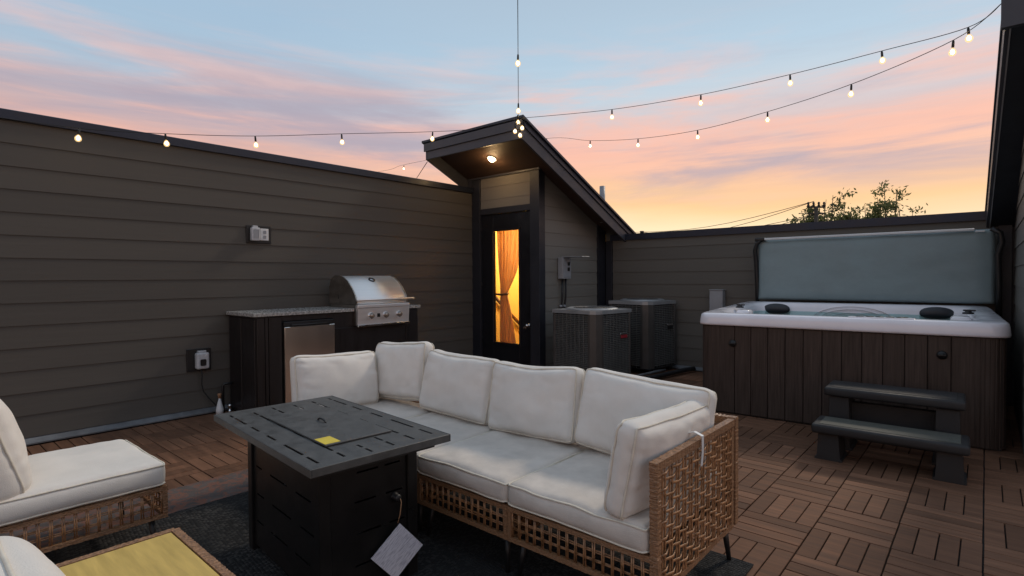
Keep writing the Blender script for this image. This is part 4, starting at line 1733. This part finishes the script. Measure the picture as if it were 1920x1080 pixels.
# back cushions stand on the seat: rotated so their thickness points forward
bx = [(-1.24, 2.355, .68), (-1.885, 2.345, .60), (-2.505, 2.365, .635), (-3.10, 2.375, .54)]
bl = ['back cushion nearest the right armrest', 'white back cushion second from the right armrest', 'back cushion in front of the tower door',
      'back cushion beside the left corner side cushion']
for k, (x, y, w) in enumerate(bx):
    cushion('back_cushion', w, .405, .115, bl[k], (x, y, RZ + .62 + [0, 0, 0, .03][k]), (R([76, 79, 77, 80][k]), R([2.5, -2, 1.5, -4][k]), R([-2, 1.5, -1, 3][k])), [.048, .040, .046, .04][k], 10 + k * 1.7, M_fabric, GB, .017,
            pull=.003, sag=[.012, .020, .018, .012][k], crease=.017, edge_r=.052)
cushion('side_cushion', .60, .39, .115, 'side cushion leaning on the left arm of the sofa', (-3.315, 1.985, RZ + .605), (R(80), R(2), R(86)), .045, 31, M_fabric, 'sofa side cushions', .012,
        sag=.016, crease=.017, edge_r=.052)
cushion('side_cushion', .68, .375, .11, 'side cushion leaning on the right woven armrest', (-.985, 2.055, RZ + .583), (R(80), R(-2), R(-91)), .030, 37, M_fabric, 'sofa side cushions', .010,
        sag=.012, crease=.015, edge_r=.055)
zt_ = thing('plastic_tie', 'white plastic strap looped around the right armrest', 'strap', (-.870, 2.10, RZ + ZB))
bm = bm_new()
add_tube(bm, [(.032, 0, -.085), (.036, .002, -.03), (.03, 0, .018), (0, -.004, .022), (-.032, -.004, .016), (-.036, 0, -.03)], .008, 4, flat=((0, 0, 1), .0018))
bm2 = bm_new()
strap = [(.031, -.006, -.105), (.033, 0, -.05), (.033, 0, .012), (.0, 0, .024), (-.033, 0, .012), (-.033, 0, -.05)]
for (a, b_) in zip(strap, strap[1:]):
    a, b_ = Vector(a), Vector(b_)
    d = (b_ - a).normalized()
    nn_ = d.cross(Vector((0, 1, 0)))
    vs = [bm2.verts.new(p + Vector((0, s * .009, 0)) + nn_ * q) for p in (a, b_) for s in (-1, 1) for q in (-.001, .001)]
    bmesh.ops.convex_hull(bm2, input=vs)
bm.free()
obj('strap', bm2, M_white, zt_)

# left chair, facing the grill, and a second one at the frame corner
module('armless rattan chair at the left edge facing the wall', (-3.255, .45, RZ), PI, None, None, 'rattan_chair')['category'] = 'chair'
cushion('seat_cushion', MW + .012, .76, .115, 'seat cushion of the chair at the left edge', (-3.255, .475, RZ + Z1 + .057), (0, 0, .01), .016, 51, M_fabric, None, .008, pull=.004, edge_r=.034, crease=.008)
cushion('back_cushion', .64, .44, .18, 'thick back cushion on the chair at the left edge', (-3.255, .235, RZ + .60), (R(74), 0, PI), .05, 57, M_fabric, None, .010, edge_r=.06, crease=.016)
module('armless rattan chair in the lower left corner of the photo', (-1.12, .33, RZ), PI, None, None, 'rattan_chair')['category'] = 'chair'
cushion('back_cushion', .64, .44, .18, 'rounded back cushion top in the lower left corner', (-1.115, .115, RZ + .605), (R(74), 0, PI), .05, 63, M_fabric, None, .006, edge_r=.06, crease=.004)

# side table with yellow top
sdt = thing('side_table', 'rattan side table with plain yellow top', 'side table', (-1.80, .33, RZ))
tw2, td2, th2 = .64, .64, .437
x0, x1, y0, y1 = -tw2 / 2, tw2 / 2, -td2 / 2, td2 / 2
bm = bm_new()
add_box(bm, (x0 + .03, y0 + .03, th2 - .014), (x1 - .03, y1 - .03, th2 - .002), .002)
obj('table_top', bm, M_yellowtop, sdt)
bm = bm_new()
for z in (th2 - .013, th2 - .16):
    for p, q in (((x0, y0), (x1, y0)), ((x0, y1), (x1, y1)), ((x0, y0), (x0, y1)), ((x1, y0), (x1, y1))):
        i_ = .014
        sgn = lambda v: v + i_ if v < 0 else v - i_
        wrap_rail(bm, (sgn(p[0]), sgn(p[1]), z), (sgn(q[0]), sgn(q[1]), z), .0135)
for x, y in ((x0 + .014, y0 + .014), (x1 - .014, y0 + .014), (x0 + .014, y1 - .014), (x1 - .014, y1 - .014)):
    wrap_rail(bm, (x, y, th2 - .16), (x, y, th2 - .015), .013)
obj('rim', bm, M_rattanw, sdt)
bm = bm_new()
for (o_, u_, n_) in (((x0 + .03, y0 + .012, th2 - .145), (1, 0, 0), (0, -1, 0)), ((x0 + .03, y1 - .012, th2 - .145), (1, 0, 0), (0, 1, 0)),
                     ((x0 + .012, y0 + .03, th2 - .145), (0, 1, 0), (-1, 0, 0)), ((x1 - .012, y0 + .03, th2 - .145), (0, 1, 0), (1, 0, 0))):
    lattice(bm, o_, u_, (0, 0, 1), n_, tw2 - .06, .117, .042, .036)
stuff(obj('side_lattice', bm, M_rattan, sdt))
for sx_ in (-1, 1):
    for sy_ in (-1, 1):
        bm = bm_new()
        add_tube(bm, [(sx_ * .29, sy_ * .29, 0), (sx_ * .27, sy_ * .27, th2 - .16)], [.010, .014], 8)
        obj('leg', bm, M_black, sdt)

# ------------------------------------------------------------------ fire pit table
ft = thing('fire_table', 'black metal fire pit table with slotted top and closed lid', 'fire table', (-2.325, 1.325, RZ), R(-4.6))
L, Wd, TZ = 1.115, .625, .63 - RZ
x0, x1, y0, y1 = -L / 2, L / 2, -Wd / 2, Wd / 2


def slotted(bm, frame, a0, a1, rows, slotw, depth):
    """plate in (a, b) with dashes: rows = [(b, [(s0, s1), ...])], frame(a, b, c)->3d; b edges from rows"""
    bs0, bs1 = rows['span']
    rl = sorted(rows['rows'])
    prev = bs0
    for bc, dashes in rl:
        cell(bm, frame, a0, a1, prev, bc - slotw / 2, depth)
        pa = a0
        for s0, s1 in sorted(dashes):
            cell(bm, frame, pa, s0, bc - slotw / 2, bc + slotw / 2, depth)
            pa = s1
        cell(bm, frame, pa, a1, bc - slotw / 2, bc + slotw / 2, depth)
        prev = bc + slotw / 2
    cell(bm, frame, a0, a1, prev, bs1, depth)


def cell(bm, frame, a0, a1, b0, b1, d):
    if a1 - a0 < 1e-4 or b1 - b0 < 1e-4:
        return
    vs = [bm.verts.new(frame(a, b_, c)) for c in (0, d) for a, b_ in ((a0, b0), (a1, b0), (a1, b1), (a0, b1))]
    fs = [bm.faces.new([vs[i] for i in q]) for q in ((0, 1, 2, 3), (7, 6, 5, 4), (0, 4, 5, 1), (1, 5, 6, 2), (2, 6, 7, 3), (3, 7, 4, 0))]
    bmesh.ops.recalc_face_normals(bm, faces=fs)


fx = lambda f: x0 + L * f
top_rows = {'span': (y0 + .006, y1 - .006), 'rows': [
    (y0 + .055, [(fx(.06), fx(.11)), (fx(.13), fx(.27)), (fx(.33), fx(.42)), (fx(.50), fx(.59)), (fx(.67), fx(.83)), (fx(.86), fx(.95))]),
    (y0 + .16, [(fx(.08), fx(.14)), (fx(.16), fx(.28)), (fx(.36), fx(.45)), (fx(.53), fx(.63)), (fx(.71), fx(.86)), (fx(.89), fx(.95))]),
    (y0 + .265, [(fx(.05), fx(.10)), (fx(.12), fx(.19)), (fx(.86), fx(.90)), (fx(.92), fx(.97))]),
    (y0 + .37, [(fx(.07), fx(.11)), (fx(.12), fx(.18)), (fx(.82), fx(.88)), (fx(.90), fx(.96))]),
    (y0 + .475, [(fx(.06), fx(.11)), (fx(.13), fx(.25)), (fx(.33), fx(.42)), (fx(.53), fx(.60)), (fx(.66), fx(.84)), (fx(.88), fx(.95))]),
    (y0 + .575, [(fx(.05), fx(.09)), (fx(.11), fx(.24)), (fx(.30), fx(.39)), (fx(.47), fx(.57)), (fx(.64), fx(.81)), (fx(.85), fx(.94))])]}
bm = bm_new()
slotted(bm, lambda a, b_, c: (a, b_, TZ - c), x0 + .006, x1 - .006, top_rows, .012, .004)
obj('table_top', bm, M_table, ft)
bm = bm_new()
for q in ((x0, y0, x1, y0 + .0055), (x0, y1 - .0055, x1, y1), (x0, y0 + .0056, x0 + .0055, y1 - .0056), (x1 - .0055, y0 + .0056, x1, y1 - .0056)):
    add_box(bm, (q[0], q[1], TZ - .030), (q[2], q[3], TZ + .0012), .0015)
obj('top_edge', bm, M_table, ft)
bx0, bx1, by0, by1 = -.345, .43, -.225, .225
bm = bm_new()
add_box(bm, (x0 + .05, y0 + .05, TZ - .055), (x1 - .05, y1 - .05, TZ - .043))
obj('top_tray', bm, M_black, ft)
# side panels with dashes; each on its own side of the body
side = [(.12, [(.03, .11), (.20, .38), (.46, .60)]), (.25, [(.04, .12), (.22, .42), (.50, .64)]), (.38, [(.03, .10), (.20, .38), (.47, .62)]), (.50, [(.03, .12), (.22, .40), (.46, .60)])]
zb0, zb1 = .03, TZ - .056
bw2 = bx1 - bx0 - .10
bm = bm_new()
rows = {'span': (zb0, zb1), 'rows': [(zb0 + r_, [(bx0 + .05 + bw2 * s / .66, bx0 + .05 + bw2 * e_ / .66) for s, e_ in d]) for r_, d in side]}
slotted(bm, lambda a, b_, c: (a, by0 + .012 + c, b_), bx0 + .05, bx1 - .05, rows, .008, .003)
obj('side_panel', bm, M_tablebody, ft)
bm = bm_new()
slotted(bm, lambda a, b_, c: (a, by1 - .012 - c, b_), bx0 + .05, bx1 - .05, rows, .008, .003)
obj('side_panel', bm, M_tablebody, ft)
bd2 = by1 - by0 - .10
rows = {'span': (zb0, zb1), 'rows': [(zb0 + r_ - .02, [(by0 + .05 + bd2 * s / .66, by0 + .05 + bd2 * e_ / .66) for s, e_ in d[1:]]) for r_, d in side]}
bm = bm_new()
slotted(bm, lambda a, b_, c: (bx1 - .012 - c, a, b_), by0 + .05, by1 - .05, rows, .008, .003)
obj('side_panel', bm, M_tablebody, ft)
bm = bm_new()
slotted(bm, lambda a, b_, c: (bx0 + .012 + c, a, b_), by0 + .05, by1 - .05, rows, .008, .003)
obj('side_panel', bm, M_tablebody, ft)
for (x, y) in ((bx0, by0), (bx1 - .0495, by0), (bx0, by1 - .0495), (bx1 - .0495, by1 - .0495)):
    box_obj('leg', (x, y, 0), (x + .0495, y + .0495, zb1), M_tablebody, ft, .003)
bm = bm_new()
add_box(bm, (bx0 + .06, by0 + .05, zb0), (bx1 - .06, by1 - .05, zb0 + .01))
obj('bottom_shelf', bm, M_black, ft)
bm = bm_new()
add_box(bm, (-.27, -.155, TZ + .002), (.345, .150, TZ + .009), .0015)
lid = obj('lid', bm, M_table, ft)
bm = bm_new()
add_tube(bm, [(-.02 + .040 * math.cos(a), .0, TZ + .008 + .013 * math.sin(a)) for a in [PI * k / 8 for k in range(9)]], .0045, 6)
obj('lid_handle', bm, M_black, lid)
bm = bm_new()
add_box(bm, (.235, -.152, TZ + .0092), (.335, -.085, TZ + .0098))
obj('warning_label', bm, M_sticker, lid)
kx, ky, kz = bx1 - .012, .115, .365
bm = bm_new()
add_lathe(bm, [(.020, 0), (.020, .006), (.014, .01), (.016, .03), (.010, .034), (0, .034)], 14, Matrix.Translation((kx, ky, kz)) @ Matrix.Rotation(R(90), 4, 'Y'))
obj('gas_knob', bm, M_black, ft)
hang = thing('hang_tag', 'square paper tag hanging by a string from the fire table knob', 'tag', (-1.862, 1.405, .20), R(-4.6))
bm = bm_new()
hs = .085
add_box(bm, (-.001, -hs, -hs), (.001, hs, hs), 0)
tg = obj('paper', bm, M_tag, hang)
tg.rotation_euler = (R(41), R(3), R(-6))
tg.location = (0, -.012, -.045)
bm = bm_new()
add_tube(bm, [(-.012, .006, .185), (.004, .006, .16), (.002, .0, .11), (0, -.010, .076)], .0022, 5)
obj('string', bm, M_threshold, hang)

# ------------------------------------------------------------------ string lights
def bulb_parts(parent, p, sc=1.0, tilt=0.0):
    sc *= .86
    p = Vector(p) - parent.location
    mt = Matrix.Translation(p) @ Matrix.Rotation(tilt, 4, 'X') @ Matrix.Rotation(tilt * .6, 4, 'Y') @ Matrix.Scale(sc, 4)
    bm = bm_new()
    add_lathe(bm, [(0, -.060), (.011, -.066), (.020, -.078), (.028, -.095), (.026, -.112), (.015, -.125), (0, -.128)], 12, mt)
    b_ = obj('bulb', bm, M_bulb, parent)
    bm = bm_new()
    add_lathe(bm, [(0, -.074), (.009, -.080), (.0145, -.095), (.010, -.108), (0, -.112)], 8, mt)
    obj('filament', bm, M_fil, b_)
    bm = bm_new()
    add_lathe(bm, [(.003, .0), (.007, -.004), (.0095, -.014), (.0105, -.05), (.009, -.0595), (0, -.0596)], 10, mt)
    obj('socket', bm, M_wire, b_)


def strand(label, cable, bulbs, group=None, r=.0028, sc=1.0):
    t = thing('string_lights', label, 'string lights', cable[0], 0, group)
    # smooth the polyline
    P = [Vector(p) for p in cable]
    pts = []
    for i in range(len(P) - 1):
        p0, p1, p2, p3 = P[max(i - 1, 0)], P[i], P[i + 1], P[min(i + 2, len(P) - 1)]
        for k in range(8):
            s = k / 8
            pts.append(.5 * ((2 * p1) + (p2 - p0) * s + (2 * p0 - 5 * p1 + 4 * p2 - p3) * s * s + (3 * p1 - p0 - 3 * p2 + p3) * s ** 3))
    pts.append(P[-1])
    bm = bm_new()
    add_tube(bm, pts, r, 6)
    wobj('cable', bm, M_wire, t)
    for b_ in bulbs:
        bulb_parts(t, b_, sc, random.uniform(-.15, .15))
    return t


CN = (-4.12, 4.86, 3.16)      # tower roof corner
CR = (.07, 4.66, 3.03)        # corner of the neighbouring roof
A_ = [(-5.42, 1.02, 2.51), (-5.36, 1.60, 2.57), (-5.18, 2.29, 2.65), (-4.92, 3.04, 2.77), (-4.58, 3.95, 2.91)]
strand('string of bulbs running in front of the left siding wall', [(-5.46, .35, 2.50)] + A_ + [(-4.41, 4.43, 3.01), CN], A_)


def along(d, z):
    h = Vector((CN[0], CN[1], 0)).normalized()
    return (h.x * d, h.y * d, z)


B_ = [along(5.62, 3.10), along(4.62, 3.19)]
strand('string of bulbs coming straight overhead from the tower roof', [CN, B_[0], B_[1], along(3.6, 3.27), along(2.2, 3.33), along(.6, 3.36), along(-1.4, 3.36)],
       B_ + [along(3.45, 3.28), along(2.4, 3.32)])
C_ = [(-3.10, 5.24, 3.14), (-2.17, 5.39, 3.13), (-1.36, 5.43, 3.14), (-.65, 5.31, 3.12), (-.11, 5.06, 3.06)]
strand('upper string of bulbs between the two tower roofs', [CN] + C_ + [CR], C_)
D_ = [(-.19, 5.05, 2.99), (-.89, 5.50, 2.96), (-1.68, 5.88, 2.97), (-2.53, 6.19, 3.0), (-3.44, 6.47, 3.11), (-4.35, 6.74, 3.29), (-5.32, 6.97, 3.53)]
strand('lower string of bulbs passing behind the tower roof', [CR] + D_ + [(-7.3, 7.2, 3.66), (-9.7, 7.53, 3.81), (-10.94, 7.77, 3.86), (-16, 8.5, 4.3)], D_ + [(-9.7, 7.53, 3.80)])
cl = thing('string_lights', 'cluster of spare bulbs bunched at the tower roof corner', 'string lights', (-4.08, 4.80, 3.1))
for q in ((0, 0, .10), (-.04, .0, .0), (.07, -.01, .02), (.03, .0, -.055)):
    bulb_parts(cl, Vector((-4.08, 4.80, 3.08)) + Vector(q), 1.0, random.uniform(-.4, .4))
bm = bm_new()
add_tube(bm, [(-4.12, 4.85, 3.17), (-4.08, 4.80, 3.18), (-4.12, 4.80, 3.08), (-4.05, 4.79, 3.10), (-4.01, 4.79, 3.10), (-4.05, 4.80, 3.02), (-4.10, 4.82, 3.12)], .005, 6)
wobj('cable', bm, M_wire, cl)
gw = thing('guy_wire', 'thin stay wire running down behind the tower', 'wire', (-5.8, 5.0, 2.8))
bm = bm_new()
add_tube(bm, [(-5.86, 4.95, 2.92), (-7.95, 6.38, 3.05), (-9.5, 7.5, 2.9)], .005, 5)
wobj('cable', bm, M_wire, gw)

# ------------------------------------------------------------------ utility pole, wires, tree beyond the wall
pl = thing('utility_pole', 'utility pole with cross arm and insulators beyond the back wall', 'utility pole', (-8.99, 42.72, -9.3))
bm = bm_new()
add_tube(bm, [(0, 0, 0), (0, 0, 15.4)], [.20, .13], 10)
obj('pole', bm, M_pole, pl)
bm = bm_new()
for zq in (15.4, 14.95):
    add_tube(bm, [(-.45, -.36, zq), (.45, .36, zq)], .07, 6)
obj('cross_arm', bm, M_pole, pl)
for k in range(4):
    f_ = -1 + 2 * k / 3
    bm = bm_new()
    add_lathe(bm, [(.07, 0), (.10, .06), (.06, .18), (.09, .25), (.05, .34), (0, .35)], 8, Matrix.Translation((.42 * f_, .335 * f_, 15.42)))
    obj('insulator', bm, M_black2, pl)
for lab, dz, d0 in (('upper thin power line running left from the pole', .35, 0.0), ('lower thin power line running left from the pole', -.55, .6)):
    w = thing('power_line', lab, 'power line', (-11.3, 50.0, 7 + dz), 0, 'power lines beyond the back wall')
    for off in (0, .45):
        P = [Vector((-9.1 + d0 * .3, 42.6, 6.15 + dz)), Vector((-28.8, 54.6, 6.05 + dz * .55)), Vector((-60, 62, 6.0 + dz))]
        bm = bm_new()
        pts = [P[0].lerp(P[1], k / 8) - Vector((0, 0, (.6 + off) * math.sin(PI * k / 8))) for k in range(9)] + [P[1].lerp(P[2], k / 4) for k in range(1, 5)]
        add_tube(bm, pts, .022, 5)
        wobj('cable', bm, M_wire, w)
sp = thing('vent_pipe', 'tiny dark vent stub just beyond the low end of the shed roof', 'pipe', (-4.5, 8.6, -.4))
bm = bm_new()
add_lathe(bm, [(.02, 0), (.02, 2.46), (.035, 2.465), (.035, 2.5), (0, 2.5)], 10)
obj('stack', bm, M_black, sp)

rnd = random.Random(21)


def tree(loc, label, tops):
    t = thing('tree', label, 'tree', loc, 0, None)
    trunk = bm_new()
    add_tube(trunk, [(0, 0, 0), (.1, .05, 4), (-.1, .1, 8), (0, 0, 10.5)], [.38, .3, .24, .17], 10)
    leaf = bm_new()
    tops = list(tops)
    for q in range(12):
        k = rnd.uniform(-1, 1)
        tops.append((k * 1.9 + rnd.gauss(0, .3), k * 1.5 + rnd.gauss(0, .5), rnd.uniform(14.1, 15.5), .8, 5))
    for (tx, ty, tz, spread, n) in tops:
        st_ = Vector((tx * .12, ty * .12, 8.5))
        tip = Vector((tx, ty, tz))
        mid = st_.lerp(tip, .5) + Vector((rnd.uniform(-.3, .3), rnd.uniform(-.3, .3), .4))
        add_tube(trunk, [st_, mid, tip], [.11, .07, .015], 6)
        for q in range(n):
            # twig with a clump of leaves
            a = rnd.random()
            base_ = st_.lerp(mid, a * 2) if a < .5 else mid.lerp(tip, a * 2 - 1)
            base_ = base_.lerp(tip, .45)
            dirv = Vector((rnd.gauss(0, 1), rnd.gauss(0, 1), rnd.gauss(.15, .6))).normalized()
            ln = spread * rnd.uniform(.5, 1.7)
            end = base_ + dirv * ln
            add_tube(trunk, [base_, base_.lerp(end, .5) + Vector((0, 0, .06)), end], [.022, .015, .006], 3)
            for k in range(rnd.randint(28, 48)):
                f_ = rnd.uniform(.35, 1.1)
                c = base_.lerp(end, f_) + Vector((rnd.gauss(0, .24), rnd.gauss(0, .24), rnd.gauss(0, .17)))
                s = rnd.uniform(.06, .14)
                u = Vector((rnd.gauss(0, 1), rnd.gauss(0, 1), rnd.gauss(0, 1))).normalized()
                v = u.orthogonal().normalized()
                vs = [leaf.verts.new(c + u * s * 1.5), leaf.verts.new(c + v * s * .6), leaf.verts.new(c - u * s * 1.5), leaf.verts.new(c - v * s * .6)]
                leaf.faces.new(vs)
    obj('trunk', trunk, M_bark, t)
    obj('crown', leaf, M_leaf, t)


def at(x, y, d):
    q = Vector((0, 0, H)) + (fw + r2 * (x - 960) / 1020 - u2 * (y - 540) / 1020) * d
    return q


# crown tips of the trees beyond the wall, laid out in metres around each trunk
tree((-9.0, 45.3, -9.3), 'sparse green treetop beside the utility pole beyond the wall',
     [(-1.3, -1.1, 14.9, .7, 5), (-.7, -.6, 15.6, .7, 6), (.1, .1, 16.2, .8, 7), (.5, .3, 16.5, .8, 7), (1.2, .9, 15.9, .8, 6), (1.5, 1.2, 15.2, .8, 6), (.2, -.4, 15.2, .9, 8), (-.4, .6, 15.0, .9, 6)])
tree((-5.9, 48.2, -9.3), 'taller sparse green treetop rising above the tub cover',
     [(-1.7, -1.5, 15.2, .8, 5), (-.9, -.7, 15.9, .8, 6), (-.2, 0, 16.4, .8, 7), (.2, .2, 17.1, .8, 7), (.9, .8, 17.0, .8, 5), (.5, .3, 16.0, .9, 8), (1.1, .9, 15.5, .8, 6), (0, -.5, 15.3, .9, 6)])
